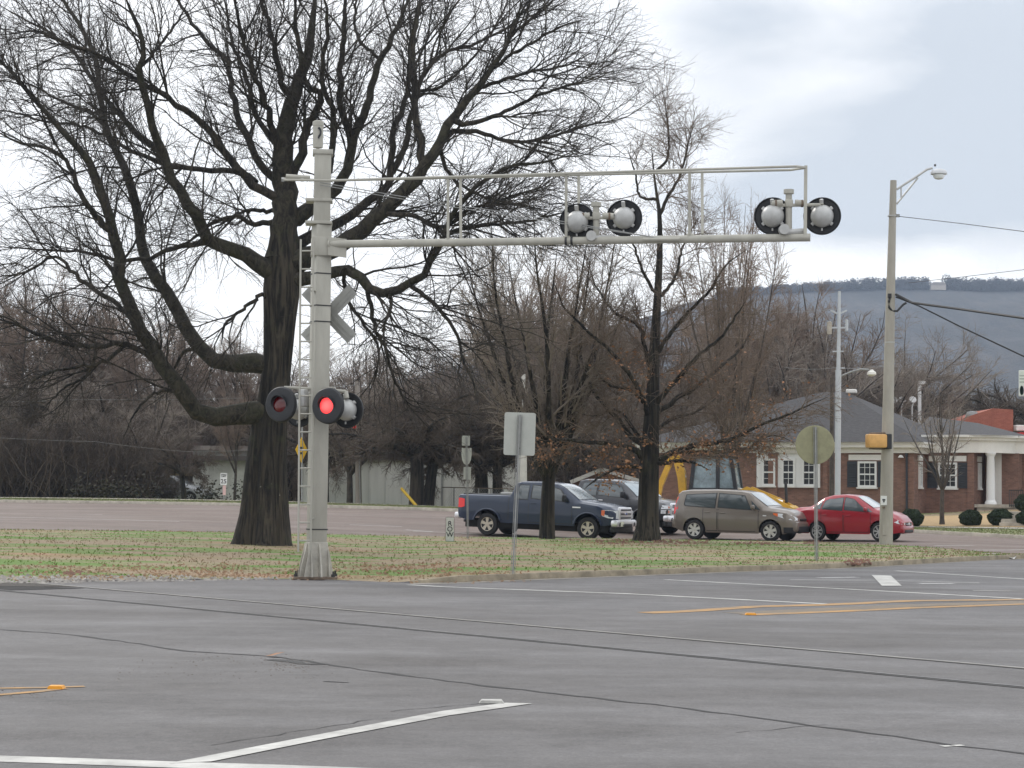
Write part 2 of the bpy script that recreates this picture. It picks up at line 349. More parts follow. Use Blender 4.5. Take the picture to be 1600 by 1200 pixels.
def kerb_strip(name, yfn, zfn, a0, a1, hgt, wid, m):
    k = MB(); A = np.linspace(a0, a1, 160); Y = yfn(A); Z = zfn(A); vs = []
    for a, y, z in zip(A, Y, Z):
        h = hgt(a) if callable(hgt) else hgt
        vs += [(a*y, y, z-.02), (a*y, y+.015, z+h-.03), (a*y, y+.04, z+h+.006), (a*(y+wid), y+wid, z+h+.008), (a*(y+wid), y+wid, z+h-.06)]
    fs = [(i*5+j, (i+1)*5+j, (i+1)*5+j+1, i*5+j+1) for i in range(159) for j in range(4)]
    k.add(vs, fs); return tag(k.build(name, m, smooth=True, ang=50), kind='structure')
kerb_strip('kerb', lambda A: np.interp(A, aa, PY[1])-.03, lambda A: A*0, -.05, AMAX-.01, lambda a: float(kerbh(a)), .18, M['kerb'])
kerb_strip('far_kerb', lambda A: np.interp(A, aa, PY[5])-.03, lambda A: np.interp(A, aa, PZ[5]), AMIN+.01, AMAX-.01, .13, .3, M['concrete'])
# gutter sheet along the island's kerb and pavement (sidewalk) beyond the cross road
def ribbon(name, yA, w, dz, m, a0=AMIN+.01, a1=AMAX-.01, n=200):
    A = np.linspace(a0, a1, n); y = yA(A); V = []
    for yy in (y, y+w): V.append(np.stack([A*yy, yy, [H(q*v, v)+dz for q, v in zip(A, yy)]], 1))
    V = np.concatenate(V); r = np.arange(n-1); return tag(np_mesh(name, V, np.stack([r, r+1, r+n+1, r+n], 1), m, smooth=True), kind='structure')
ribbon('pavement', lambda A: np.interp(A, aa, PY[7])-1.5, 1.3, .03, M['concrete'])
ribbon('gutter', lambda A: np.interp(A, aa, PY[1])-.50, .46, .004, mat('gutter_grit', (.22, .20, .175), .95, var=.3, scale=3), -.05, .30)
# ------------------------------------------------------------------ painted markings (sheets 4 mm over the road)
def poly_on(name, pts, m, parent, dz=.004, sub=1, lab=None):
    w = [G(*p) for p in pts]; k = MB(); k.add([(p.x, p.y, p.z+dz) for p in w], [tuple(range(len(w)))]); o = k.build(name, m, parent)
    return o
def line_on(name, pts, wid, m, parent, dz=.004, seg=.6, jit=0, seed=0):   # a ribbon of constant real width along ground points
    rng = random.Random(seed); P = [G(*p) for p in pts]; Q = [P[0]]
    for a, b in zip(P, P[1:]):
        n = max(1, int((b-a).length/seg)); Q += [a.lerp(b, i/n) for i in range(1, n+1)]
    vs = []
    for i, p in enumerate(Q):
        t = (Q[min(i+1, len(Q)-1)]-Q[max(i-1, 0)]); t.z = 0; t.normalize(); n = Vector((-t.y, t.x, 0)); w = wid[0]+(wid[1]-wid[0])*i/(len(Q)-1) if isinstance(wid, tuple) else wid
        o = rng.uniform(-jit, jit); ww = w*(1+rng.uniform(-1, 1)*(.6 if jit else .04))/2
        for s in (-1, 1):
            q = p+n*(s*ww+o); vs.append((q.x, q.y, H(q.x, q.y)+dz))
    k = MB(); k.add(vs, [(2*i, 2*i+1, 2*i+3, 2*i+2) for i in range(len(Q)-1)]); return k.build(name, m, parent)
WH, YL = M['white'], M['yellow']
line_on('stop_line', [(-160, 1180), (0, 1186), (150, 1191), (290, 1196), (420, 1200), (900, 1218)], (.24, .24), WH, road, .003)
poly_on('lane_line', [(262, 1194), (330, 1191), (500, 1157), (700, 1119), (832, 1100), (790, 1099), (690, 1112), (480, 1152)], WH, road, .005)
line_on('lane_line', [(640, 914), (690, 917), (980, 928), (1290, 944)], .16, WH, road)
line_on('lane_line', [(1040, 906), (1330, 921), (1600, 936), (1800, 948)], .16, WH, road)
line_on('lane_line', [(1400, 892), (1600, 905), (1800, 918)], .16, WH, road)
line_on('lane_line', [(1520, 923), (1600, 924), (1800, 928)], .10, WH, road)
line_on('turn_arrow', [(1235, 906), (1376, 907), (1530, 911)], .12, WH, road)
poly_on('turn_arrow', [(1362, 899), (1392, 900), (1409, 916), (1378, 916)], WH, road, .008)
line_on('worn_marking', [(1436, 912), (1490, 912)], .3, mat('worn_paint', (.40, .39, .38), .8, var=.4, scale=9), road)
line_on('worn_marking', [(1280, 903), (1340, 902)], .25, bpy.data.materials['worn_paint'], road)
line_on('yellow_line', [(1008, 958), (1080, 955), (1180, 948), (1300, 945), (1420, 939), (1600, 937), (1800, 935)], .32, YL, road)
line_on('yellow_line', [(1165, 961), (1300, 956), (1430, 950), (1600, 944), (1800, 941)], .26, YL, road)
line_on('worn_marking', [(1150, 959), (1300, 952), (1430, 946), (1600, 941), (1800, 938)], .5, mat('worn_yellow', (.20, .155, .105), .85, col2=(.14, .125, .11), scale=2), road, .003)
line_on('yellow_line', [(-120, 1075), (0, 1076), (60, 1075), (132, 1073)], .10, YL, road)
line_on('yellow_line', [(-120, 1088), (0, 1086), (60, 1081), (100, 1076)], .10, YL, road)
for pts in ([(546, 820), (628, 823)], [(634, 828), (676, 831)], [(-60, 806), (0, 808), (280, 815)], [(0, 803), (160, 804)], [(1460, 853), (1522, 853)], [(645, 830), (720, 833), (760, 836)], [(1520, 860), (1640, 859)], [(1010, 846), (1060, 847)]):
    line_on('lane_line', pts, .16, WH, xroad, .006)
for pts in ([(1545, 866), (1660, 858)], [(1575, 868), (1690, 862)]): line_on('crossing_line', pts, .3, WH, xroad, .01)
line_on('worn_marking', [(1472, 1167), (1486, 1166)], .05, WH, road); line_on('worn_marking', [(1490, 1166), (1504, 1165)], .05, WH, road)
# cracks
crk = [(-150, 977), (0, 984), (101, 991), (202, 1004), (270, 1015), (292, 1018), (422, 1026), (495, 1035), (562, 1047), (675, 1061), (787, 1075), (900, 1088), (1080, 1108), (1240, 1130), (1400, 1151), (1500, 1166), (1700, 1190)]
line_on('crack', crk, .045, M['tar'], road, .003, .18, .03, 3)
line_on('crack', [(420, 1031), (500, 1039)], .10, M['tar'], road, .0035, .15, .06, 5)
line_on('crack', [(505, 1065), (545, 1067)], .04, M['tar'], road, .003, .15, .02, 6)
for i, (a, b) in enumerate((((330, 1165), (600, 1122)), ((610, 1112), (760, 1098)), ((1150, 1145), (1290, 1132)))):
    line_on('crack', [a, b], .010, M['tar'], road, .003, .12, .03, 10+i)
# ------------------------------------------------------------------ the railway
p0, p1 = Vector((-9.0, 33.9)), Vector((4.45, 17.05))
Apx = [(0, 909), (160, 919), (320, 935), (500, 949), (640, 960), (900, 983), (1075, 997), (1294, 1019), (1469, 1034), (1600, 1048)]
Bpx = [(0, 923), (140, 936), (320, 954), (500, 967), (640, 982), (900, 1006), (1075, 1023), (1294, 1045), (1447, 1061), (1600, 1076)]
def fitline(px):
    P = zline(px); x = np.array([p[0] for p in P]); y = np.array([p[1] for p in P]); return np.polyfit(y, x, 1)
def rail(px, label, hw, fw, hm, wob=0):
    k = fitline(px); sl = k[0]; t = Vector((sl, 1, 0)).normalized(); n = Vector((t.y, -t.x, 0))
    r = thing('railway_rail', label, 'rail', (k[1]+sl*26, 26, 0), 0, 'rails of the level crossing')
    ys = [3+i*1.0 for i in range(0, 55)]; L = lambda y: Vector((sl*(y-26), y-26, 0))
    def sweep(name, a, b, z0, z1, m, y0=3, y1=56):
        q = MB(); vs = []; Y = np.arange(y0, y1, .5)
        for y in Y:
            w = wob*math.sin(y*.9)*.25+wob*math.sin(y*2.3+1)*.15; c = L(y)+n*0
            for o, z in ((a, z0), (a, z1), (b, z1), (b, z0)): p = c+n*(o+w*0); vs.append((p.x, p.y, z))
        fs = [(i*4+j, (i+1)*4+j, (i+1)*4+j+1, i*4+j+1) for i in range(len(Y)-1) for j in range(3)]; q.add(vs, fs); return q.build(name, m, r)
    sweep('head', -hw, hw, -.05, .008, hm)
    sweep('flangeway', -hw-fw, -hw, -.05, .0042, M['tar'])
    sweep('flangeway', hw, hw+.02, -.05, .0042, M['rust'])
    return r
rail(Apx, 'farther worn steel rail set flush in the asphalt', .034, .035, M['railtop'])
rail(Bpx, 'nearer worn steel rail set flush in the asphalt', .026, .075, mat('dull_rail', (.20, .19, .18), .5, metal=.3, col2=(.06, .058, .056), scale=.6))
# track bed where the rails leave the pavement at the left
kA, kB = fitline(Apx), fitline(Bpx)
def bed(name, y0, y1, oA, oB, z, m):
    V = []; Y = np.linspace(y0, y1, 30)
    for y in Y: V += [(np.polyval(kA, y)+oA, y, z), (np.polyval(kB, y)+oB, y, z)]
    q = MB(); q.add(V, [(2*i, 2*i+1, 2*i+3, 2*i+2) for i in range(29)]); return tag(q.build(name, m), kind='structure')
poly_on('rail_gap_shade', [(-200, 899), (0, 912), (70, 917.5), (135, 919.5), (60, 921.5), (0, 923), (-200, 921)], mat('painted_gap_shade', (.016, .014, .013), .95), road, .0044)  # flat dark sheet painting the shaded gap below the far rail
bed('track_bed', 30.6, 60, -.06, -1.1, .007, mat('dark_ballast', (.10, .088, .075), .95, col2=(.03, .027, .025), scale=14, bump=1))
# stones by the crossing's edge
rng = np.random.default_rng(5)
def scatter_chips(name, regions, m, size, flat=.6, label=None):
    V = []; Q = []
    for (px0, px1, py0, py1, n) in regions:
        for i in range(n):
            p = G(rng.uniform(px0, px1), rng.uniform(py0, py1)); s = size*rng.uniform(.4, 1.3); b = len(V)
            o = np.array([[1, 0, 0], [-.3, .9, 0], [-.8, -.6, 0], [.1, .1, flat]])*s*rng.uniform(.7, 1.3, (4, 1)); an = rng.uniform(0, 6.3); c, d = math.cos(an), math.sin(an)
            o = o@np.array([[c, d, 0], [-d, c, 0], [0, 0, 1]]); V += [tuple(np.array(p)+q) for q in o]; Q += [(b, b+1, b+3), (b+1, b+2, b+3), (b+2, b, b+3)]
    return tag(np_mesh(name, V, Q, m), label, kind='stuff')
scatter_chips('ballast_stones', [(-40, 300, 900, 909, 500), (300, 470, 903, 907, 90), (-60, 130, 906, 912, 200)], mat('ballast_stone', (.34, .32, .29), .9, col2=(.14, .125, .115), scale=3), .05)
scatter_chips('road_grit', [(180, 520, 1030, 1062, 110), (420, 480, 1030, 1052, 90), (0, 110, 1074, 1090, 60), (300, 460, 1022, 1036, 60)], mat('grit', (.15, .13, .11), .95, col2=(.07, .06, .055), scale=9), .010)
scatter_chips('clods', [(1255, 1285, 845, 850, 40), (1320, 1360, 876, 884, 70), (100, 130, 893, 899, 25), (930, 1110, 843, 850, 160), (1150, 1220, 848, 852, 50)], mat('red_soil', (.20, .10, .065), .95, col2=(.10, .055, .04), scale=9), .07)
# grass and leaves on the island
def scatter_strip(n, i0, i1, r, amin=-.27, amax=.28, tp=1.0):
    a = r.uniform(amin, amax, n); t = r.uniform(0, 1, n)**tp; y0 = np.interp(a, aa, PY[i0]); y1 = np.interp(a, aa, PY[i1]); z0 = np.interp(a, aa, PZ[i0]); z1 = np.interp(a, aa, PZ[i1])
    y = y0+(y1-y0)*t; return np.stack([a*y, y, z0+(z1-z0)*t], 1)
def blades(P, r, h0, h1, w):
    n = len(P); h = r.uniform(h0, h1, n)*r.uniform(.5, 1, n); an = r.uniform(0, 6.28, n); d = np.stack([np.cos(an), np.sin(an), 0*an], 1)*w*r.uniform(.6, 1.4, (n, 1))
    lean = r.normal(0, .5, (n, 3))*h[:, None]; lean[:, 2] = h; V = np.stack([P-d, P+d, P+lean], 1).reshape(-1, 3); return V, np.arange(3*n).reshape(-1, 3)
r1 = np.random.default_rng(11)
P = np.concatenate([scatter_strip(9000, 2, 3, r1), scatter_strip(2500, 3, 4, r1), scatter_strip(5000, 7, 8, r1)])
V, Q = blades(P, r1, .025, .07, .02); tag(np_mesh('grass_blades', V, Q, M['blade']), kind='stuff'); V, Q = blades(scatter_strip(22000, 6, 7, r1), r1, .03, .09, .022); tag(np_mesh('lawn_blades', V, Q, M['lawn']), kind='stuff')
def leaf_cards(P, r, s0, s1, up=.03, flat=.45):
    n = len(P); s = r.uniform(s0, s1, (n, 1)); u = r.normal(0, 1, (n, 3)); u[:, 2] *= flat; u /= np.linalg.norm(u, axis=1, keepdims=True); v = r.normal(0, 1, (n, 3)); v[:, 2] *= 1 if flat > .3 else flat; v -= u*(u*v).sum(1, keepdims=True); v /= np.linalg.norm(v, axis=1, keepdims=True)
    P = P+np.array([0, 0, up]); V = np.stack([P-u*s, P-v*s*.55, P+u*s, P+v*s*.55+np.cross(u, v)*s*.3], 1).reshape(-1, 3); return V, np.arange(4*n).reshape(-1, 4)
_l = T('leaf_litter_cards', .9); _c = _l.ramp(_l.noise(12, detail=4), .34, .66, (.25, .16, .105), (.42, .285, .185)); translucent(_l, _c); LITT = _l.out(_c)
Pl = [scatter_strip(150, 2, 3, r1, tp=1.4)]
for (px0, px1, py0, py1, n) in ((20, 780, 884, 904, 1300), (860, 1200, 842, 853, 360), (560, 800, 880, 900, 160)):
    ps = [G(r1.uniform(px0, px1), r1.uniform(py0, py1)) for _ in range(n//4)]; ps = np.array([tuple(p) for p in ps for _ in range(4)]); ps[:, 0] += r1.normal(0, .25, len(ps)); ps[:, 1] += r1.normal(0, .5, len(ps)); ps[:, 2] = [H(x, y) for x, y in ps[:, :2]]; Pl.append(ps)
V, Q = leaf_cards(np.concatenate(Pl), r1, .022, .055, .02, .2); tag(np_mesh('fallen_leaves', V, Q, LITT), kind='stuff')
# ------------------------------------------------------------------ bare trees
UP = np.array([0, 0, 1.0])
def nrm(v): return v/np.maximum(np.linalg.norm(v, axis=-1, keepdims=True), 1e-9)
def tubes(P, Rr, n):                 # P (B,K,3), Rr (B,K) -> verts, quads
    B, K, _ = P.shape; Tn = np.empty_like(P); Tn[:, 1:-1] = P[:, 2:]-P[:, :-2]; Tn[:, 0] = P[:, 1]-P[:, 0]; Tn[:, -1] = P[:, -1]-P[:, -2]; Tn = nrm(Tn)
    ax = nrm(P[:, -1]-P[:, 0]); ref = np.where(np.abs(ax[:, 2:3]) < .8, UP, np.array([0, 1.0, 0])); a = nrm(np.cross(Tn, ref[:, None, :])); b = np.cross(Tn, a)
    q = np.arange(n)*2*np.pi/n; ring = a[:, :, None, :]*np.cos(q)[None, None, :, None]+b[:, :, None, :]*np.sin(q)[None, None, :, None]
    V = (P[:, :, None, :]+ring*Rr[:, :, None, None]).reshape(-1, 3)
    base = (np.arange(B)[:, None, None]*K+np.arange(K-1)[None, :, None])*n; j = np.arange(n)[None, None, :]; j2 = (j+1) % n
    Qd = np.stack([base+j, base+n+j, base+n+j2, base+j2], -1).reshape(-1, 4); return V, Qd
def spawn(P, Rr, n, r, L, t0=.15, t1=1.0, ang=.8, sa=.2, k=6, wig=.14, trop=0.0, rk=.6, rmax=.05, rtip=.004, out=0, center=None, lt=.5, lowdroop=None, flat=0):
    B, K, _ = P.shape; seg = np.linalg.norm(P[:, 1:]-P[:, :-1], axis=2).sum(1); pi = r.choice(B, n, p=seg/seg.sum()); t = t0+(t1-t0)*r.uniform(0, 1, n)
    f = np.minimum(t*(K-1), K-1.001); i = f.astype(int); w = (f-i)[:, None]; s = P[pi, i]*(1-w)+P[pi, i+1]*w; tg = nrm(P[pi, i+1]-P[pi, i]); rp = Rr[pi, i]*(1-w[:, 0])+Rr[pi, i+1]*w[:, 0]
    pr = r.normal(0, 1, (n, 3)); pr -= tg*(pr*tg).sum(1, keepdims=True); pr = nrm(pr); a = r.normal(ang, sa, n)[:, None]
    d = tg*np.cos(a)+pr*np.sin(a); d += UP*trop*1.2
    if center is not None and out: d += nrm(s-center)*out
    if flat: d[:, 2] *= (1-flat)
    d = nrm(d); ln = L*r.uniform(.45, 1.25, n)*(1-lt*t); ln = np.minimum(ln, seg[pi]*.9); st = (ln/k)[:, None]
    pts = [s]
    for q in range(k):
        d = d+r.normal(0, wig, (n, 3))+UP*trop*.5
        if lowdroop is not None: d = d-UP*(np.clip((lowdroop-pts[-1][:, 2:3])/lowdroop, 0, 1)*.22)
        d = nrm(d); pts.append(pts[-1]+d*st)
    r0 = np.minimum(rp*rk, rmax*(.35+.65*ln/(L*1.2))); Rn = r0[:, None]*(1-np.linspace(0, 1, k+1)[None])+np.minimum(rtip, r0)[:, None]*np.linspace(0, 1, k+1)[None]
    return np.stack(pts, 1), Rn
def merge(parts):
    V = []; Q = []; b = 0
    for v, q in parts: V.append(v); Q.append(q+b); b += len(v)
    return np.concatenate(V), np.concatenate(Q)
def resample(P, Rr, K, wob=0, r=None):
    P = np.array(P, float); s = np.concatenate([[0], np.cumsum(np.linalg.norm(P[1:]-P[:-1], axis=1))]); q = np.linspace(0, s[-1], K)
    o = np.stack([cat(s, P[:, c], q) for c in range(3)], 1); rr = np.interp(q, s, Rr)
    if wob: o[1:-1] += r.normal(0, wob, (K-2, 3))*np.minimum(rr[1:-1], .1)[:, None]*3
    return o, rr
def traced(limbs, Yb, r, K=26, dy=.45):
    """limbs: (points px, width at start px, width at end px, parent index or None, depth lean)"""
    W_ = []
    for pts, w0, w1, par, lean in limbs:
        if par is None: Y0 = Yb
        else:
            pp, PP = W_[par][2], W_[par][0]; j = int(np.argmin([(a-pts[0][0])**2+(b-pts[0][1])**2 for a, b in pp])); Y0 = W_[par][3][j]
        ds = np.concatenate([[0], np.cumsum([math.hypot(b[0]-a[0], b[1]-a[1]) for a, b in zip(pts, pts[1:])])])*Yb/F
        Ys = Y0+lean*ds; P = np.array([tuple(U(p[0], p[1], y)) for p, y in zip(pts, Ys)]); n = len(pts); Rr = np.linspace(w0, w1, n)*.5*Yb/F
        if isinstance(w0, (list, tuple)): Rr = np.array(w0)*.5*Yb/F
        if par is not None: Rr[-1] *= .3
        W_.append((P, Rr, pts, Ys))
    out = [resample(p, q, K, .0 if i == 0 else .10, r) for i, (p, q, _, _) in enumerate(W_)]
    return np.array([o[0] for o in out]), np.array([o[1] for o in out])
def make_tree(root, trunk_parts, crown_parts, bark, twig, sm=True):
    v, q = merge(trunk_parts); np_mesh('trunk', v, q, bark, root, sm)
    if crown_parts: v, q = merge(crown_parts); np_mesh('crown', v, q, twig, root)
    return root
# ---- the great tree, limb by limb
rb = np.random.default_rng(21)
BT = [
 ([(414, 866), (415, 845), (417, 800), (418, 740), (421, 680), (430, 610), (434, 570), (438, 500), (441, 450), (442, 400), (445, 350)], [90, 78, 67, 61, 54, 46, 43, 50, 58, 50, 38], 0, None, 0),          #0 trunk
 ([(438, 410), (441, 380), (447, 330), (443, 270), (441, 217), (460, 150), (475, 100), (487, 50), (494, -30)], [54, 46, 40, 36, 30, 22, 17, 13, 9], 0, 0, .05),      #1 leader
 ([(428, 640), (395, 645), (337, 652), (307, 644), (284, 614), (261, 579), (241, 545), (215, 506), (192, 441), (183, 388), (173, 347), (160, 300), (143, 263), (123, 230), (100, 203), (67, 167), (33, 133), (-10, 80)], 40, 5, 0, -.25),
 ([(178, 365), (167, 353), (143, 330), (123, 297), (113, 267), (100, 247), (67, 230), (33, 223), (-15, 200)], 14, 4, 2, -.3),
 ([(430, 575), (414, 568), (368, 568), (337, 564), (314, 541), (287, 503), (261, 460), (238, 422), (222, 384), (217, 333), (203, 287), (187, 247), (170, 213), (157, 160), (147, 83), (127, 43), (100, 0), (80, -40)], 36, 5, 0, .28),
 ([(436, 436), (418, 422), (391, 400), (356, 388), (327, 377), (307, 340), (283, 307), (263, 260), (243, 217), (230, 167), (217, 110), (223, 60), (207, 27), (190, -20)], 34, 5, 0, -.35),
 ([(265, 262), (247, 240), (213, 207), (180, 173), (150, 133), (117, 83), (90, 60), (50, 37), (-10, 2)], 15, 3, 5, .4),
 ([(444, 318), (417, 300), (380, 273), (353, 243), (333, 213), (300, 180), (273, 160), (233, 137), (190, 110), (143, 80), (93, 63), (40, 40)], 20, 4, 1, -.4),
 ([(400, 285), (377, 270), (357, 265), (300, 265), (253, 255), (213, 240), (180, 220), (160, 193), (133, 173), (93, 157), (50, 133), (0, 118)], 13, 3, 7, .35),
 ([(443, 285), (413, 267), (393, 230), (373, 177), (360, 133), (357, 97), (330, 73), (307, 43), (283, 10), (270, -30)], 17, 5, 1, .45),
 ([(440, 250), (423, 187), (407, 143), (390, 93), (377, 50), (363, -20)], 15, 5, 1, -.5),
 ([(441, 236), (427, 222), (400, 177), (383, 117), (363, 67), (348, -20)], 14, 5, 1, .3),
 ([(459, 155), (450, 148), (433, 93), (423, 53), (407, -5), (400, -40)], 14, 6, 1, -.2),
 ([(445, 300), (470, 240), (482, 190), (490, 180), (497, 143), (480, 130), (470, 90), (462, 30), (460, -30)], 20, 6, 1, -.3),
 ([(446, 345), (480, 330), (512, 309), (539, 275), (553, 213), (577, 155), (594, 93), (618, 45), (645, -20)], 30, 7, 1, .35),
 ([(553, 215), (536, 179), (532, 103), (539, 34), (541, -30)], 16, 8, 14, -.2),
 ([(500, 318), (519, 241), (522, 186), (502, 120), (512, 41), (503, -30)], 15, 6, 14, -.5),
 ([(440, 425), (475, 402), (512, 392), (546, 375), (598, 330), (636, 296), (663, 265), (687, 223), (704, 186), (735, 148), (770, 107), (797, 55), (820, -10)], 42, 5, 0, -.12),
 ([(663, 265), (656, 223), (649, 155), (646, 69), (656, 10), (660, -30)], 18, 6, 17, .3),
 ([(442, 395), (480, 372), (519, 354), (570, 320), (605, 289), (612, 258), (618, 199), (636, 138), (642, 86), (640, 20)], 24, 6, 1, .4),
 ([(612, 270), (636, 220), (646, 172), (660, 120), (690, 86), (742, 69), (800, 40), (860, 10)], 14, 3, 19, .2),
 ([(690, 218), (711, 206), (749, 206), (794, 220), (862, 213), (931, 193), (965, 190)], 12, 3, 17, .5),
 ([(704, 188), (725, 193), (759, 186), (801, 168), (845, 148), (897, 131), (945, 120)], 12, 3, 17, -.45),
 ([(735, 148), (752, 138), (780, 127), (828, 113), (880, 103), (930, 80)], 10, 3, 17, .3),
 ([(770, 107), (800, 85), (840, 62), (880, 40), (915, 30)], 8, 3, 17, -.3),
 ([(797, 55), (830, 30), (860, 5), (880, -20)], 6, 3, 17, .3),
 ([(438, 440), (475, 436), (512, 428), (540, 422), (560, 432), (580, 450), (600, 457), (625, 452), (650, 437), (670, 415), (682, 387), (695, 365), (712, 330), (750, 287), (790, 262), (840, 255), (900, 240)], 26, 4, 0, -.35),
 ([(676, 398), (700, 365), (725, 357), (762, 352), (811, 347), (862, 337), (910, 322)], 10, 3, 26, .3),
 ([(640, 445), (677, 475), (698, 499), (716, 526), (722, 559), (740, 600), (748, 640)], 9, 3, 26, -.3),
 ([(575, 448), (575, 470), (587, 514), (602, 544), (617, 595), (641, 637), (670, 668)], 10, 3, 26, .2),
 ([(608, 457), (611, 475), (599, 514), (604, 545)], 8, 4, 26, -.2),
 ([(535, 424), (545, 469), (572, 511), (590, 541), (588, 580), (575, 620)], 8, 3, 26, .4),
 ([(255, 570), (235, 560), (199, 537), (153, 541), (100, 537), (61, 522), (23, 506), (-15, 495)], 13, 4, 2, -.35),
 ([(222, 520), (215, 510), (180, 472), (134, 445), (111, 422), (92, 403), (38, 426), (-15, 433)], 12, 4, 2, .4),
 ([(330, 378), (287, 384), (238, 403), (192, 407), (134, 395), (77, 391), (-15, 384)], 12, 3, 5, .4),
 ([(199, 537), (150, 570), (110, 575), (60, 590), (20, 615)], 8, 3, 32, -.1),
 ([(153, 541), (140, 580), (95, 610), (60, 650)], 7, 3, 32, .3),
 ([(284, 614), (250, 610), (215, 640), (190, 690)], 8, 3, 2, -.3),
 ([(314, 545), (290, 548), (270, 580), (258, 640)], 9, 3, 4, .3),
 ([(436, 345), (400, 350), (370, 338), (330, 350), (290, 380), (260, 392)], 12, 3, 1, -.5),
 ([(442, 330), (405, 330), (380, 330), (355, 345), (300, 370)], 10, 3, 1, .6),
 ([(436, 480), (410, 462), (385, 480), (352, 508), (345, 540)], 10, 4, 0, -.5),
 ([(687, 226), (700, 270), (740, 300), (800, 318), (870, 330)], 9, 3, 17, .6),
 ([(598, 332), (640, 335), (690, 355), (730, 330), (790, 310), (850, 290)], 11, 3, 17, -.7),
 ([(636, 140), (680, 140), (720, 110), (780, 30), (800, -20)], 8, 3, 19, .5),
 ([(594, 93), (560, 60), (555, 10), (560, -30)], 8, 4, 14, .4),
 ([(170, 213), (120, 195), (70, 190), (20, 175), (-20, 172)], 7, 3, 4, .5),
 ([(217, 110), (250, 70), (280, 30), (300, -10)], 7, 3, 5, .4),
]
GY = 50.0; gb = on(414, GY)
P0, R0 = traced(BT, GY, rb)
ctr = np.array([gb.x, gb.y, 8.0])
big = thing('large_bare_tree', 'huge bare spreading tree with mossy trunk behind the tall signal mast', 'tree', gb)
OFF = np.array(tuple(gb))
def loc(parts): return [(v-OFF, q) for v, q in parts]
# buttressed trunk: fluted rings
def fluted(P, Rr, n=36, amp=.30, lobes=5, fall=3.0, seed=0):
    V, Q = tubes(P[None], Rr[None], n); K = len(P); V = V.reshape(K, n, 3); th = np.arange(n)*2*np.pi/n
    for i in range(K):
        h = P[i, 2]-P[0, 2]; a = amp*math.exp(-h/fall); k = 1+a*(np.sin(lobes*th+seed)*.6+.5*np.sin(3*th+1.3+seed)+.25*np.sin(11*th)); V[i] = P[i]+(V[i]-P[i])*k[:, None]
    return V.reshape(-1, 3), Q
for i in range(1, len(BT)):
    if i != 1: R0[i] *= .80
    if R0[i, 0] > .14 and i != 1: R0[i, :4] *= np.array([.85, 1.22, 1.10, 1.03])
big_idx = [i for i in range(1, len(BT)) if R0[i, 0] > .14]; sm_idx = [i for i in range(1, len(BT)) if R0[i, 0] <= .14]
v, q = merge(loc([fluted(P0[0], R0[0])])); np_mesh('trunk', v, q, M['bark'], big, True)
for i in big_idx:
    v, q = merge(loc([tubes(P0[i:i+1], R0[i:i+1], 12)])); np_mesh('limb', v, q, M['bark_moss'], big, True)
P2, R2 = spawn(P0[1:], R0[1:], 660, rb, 3.5, t0=.2, ang=.62, k=9, wig=.16, trop=.03, rk=.55, rmax=.038, rtip=.008, out=.22, center=ctr, lowdroop=3.8)
P2b, R2b = spawn(P0[2:], R0[2:], 420, rb, 1.5, t0=.05, ang=1.1, k=7, wig=.2, rk=.4, rmax=.022, rtip=.006)
ok = P2[:, :, 2].min(1) > 2.9; P2, R2 = P2[ok], R2[ok]; ok = P2b[:, :, 2].min(1) > 2.9; P2b, R2b = P2b[ok], R2b[ok]
PA, RA = np.concatenate([P2[:, :8], P2b]), np.concatenate([R2[:, :8], R2b])
P3, R3 = spawn(P2, R2, 5200, rb, 1.75, t0=.12, ang=.62, k=6, wig=.17, trop=.01, rk=.6, rmax=.012, rtip=.0042, out=.12, center=ctr, lowdroop=3)
P3b, R3b = spawn(P2b, R2b, 2600, rb, .9, t0=.1, ang=.8, k=6, wig=.2, rk=.6, rmax=.011, rtip=.005)
P4, R4 = spawn(np.concatenate([P3, P3b]), np.concatenate([R3, R3b]), 21000, rb, .78, t0=.1, ang=.62, k=4, wig=.18, rk=.65, rmax=.0062, rtip=.003)
v, q = merge(loc([tubes(P0[i:i+1], R0[i:i+1], 8) for i in sm_idx]+[tubes(P2, R2, 6), tubes(P2b, R2b, 5)])); np_mesh('branches', v, q, M['bark'], big)
v, q = merge(loc([tubes(P3, R3, 4), tubes(P3b, R3b, 3), tubes(P4, R4, 3)])); np_mesh('twigs', v, q, M['twig'], big)
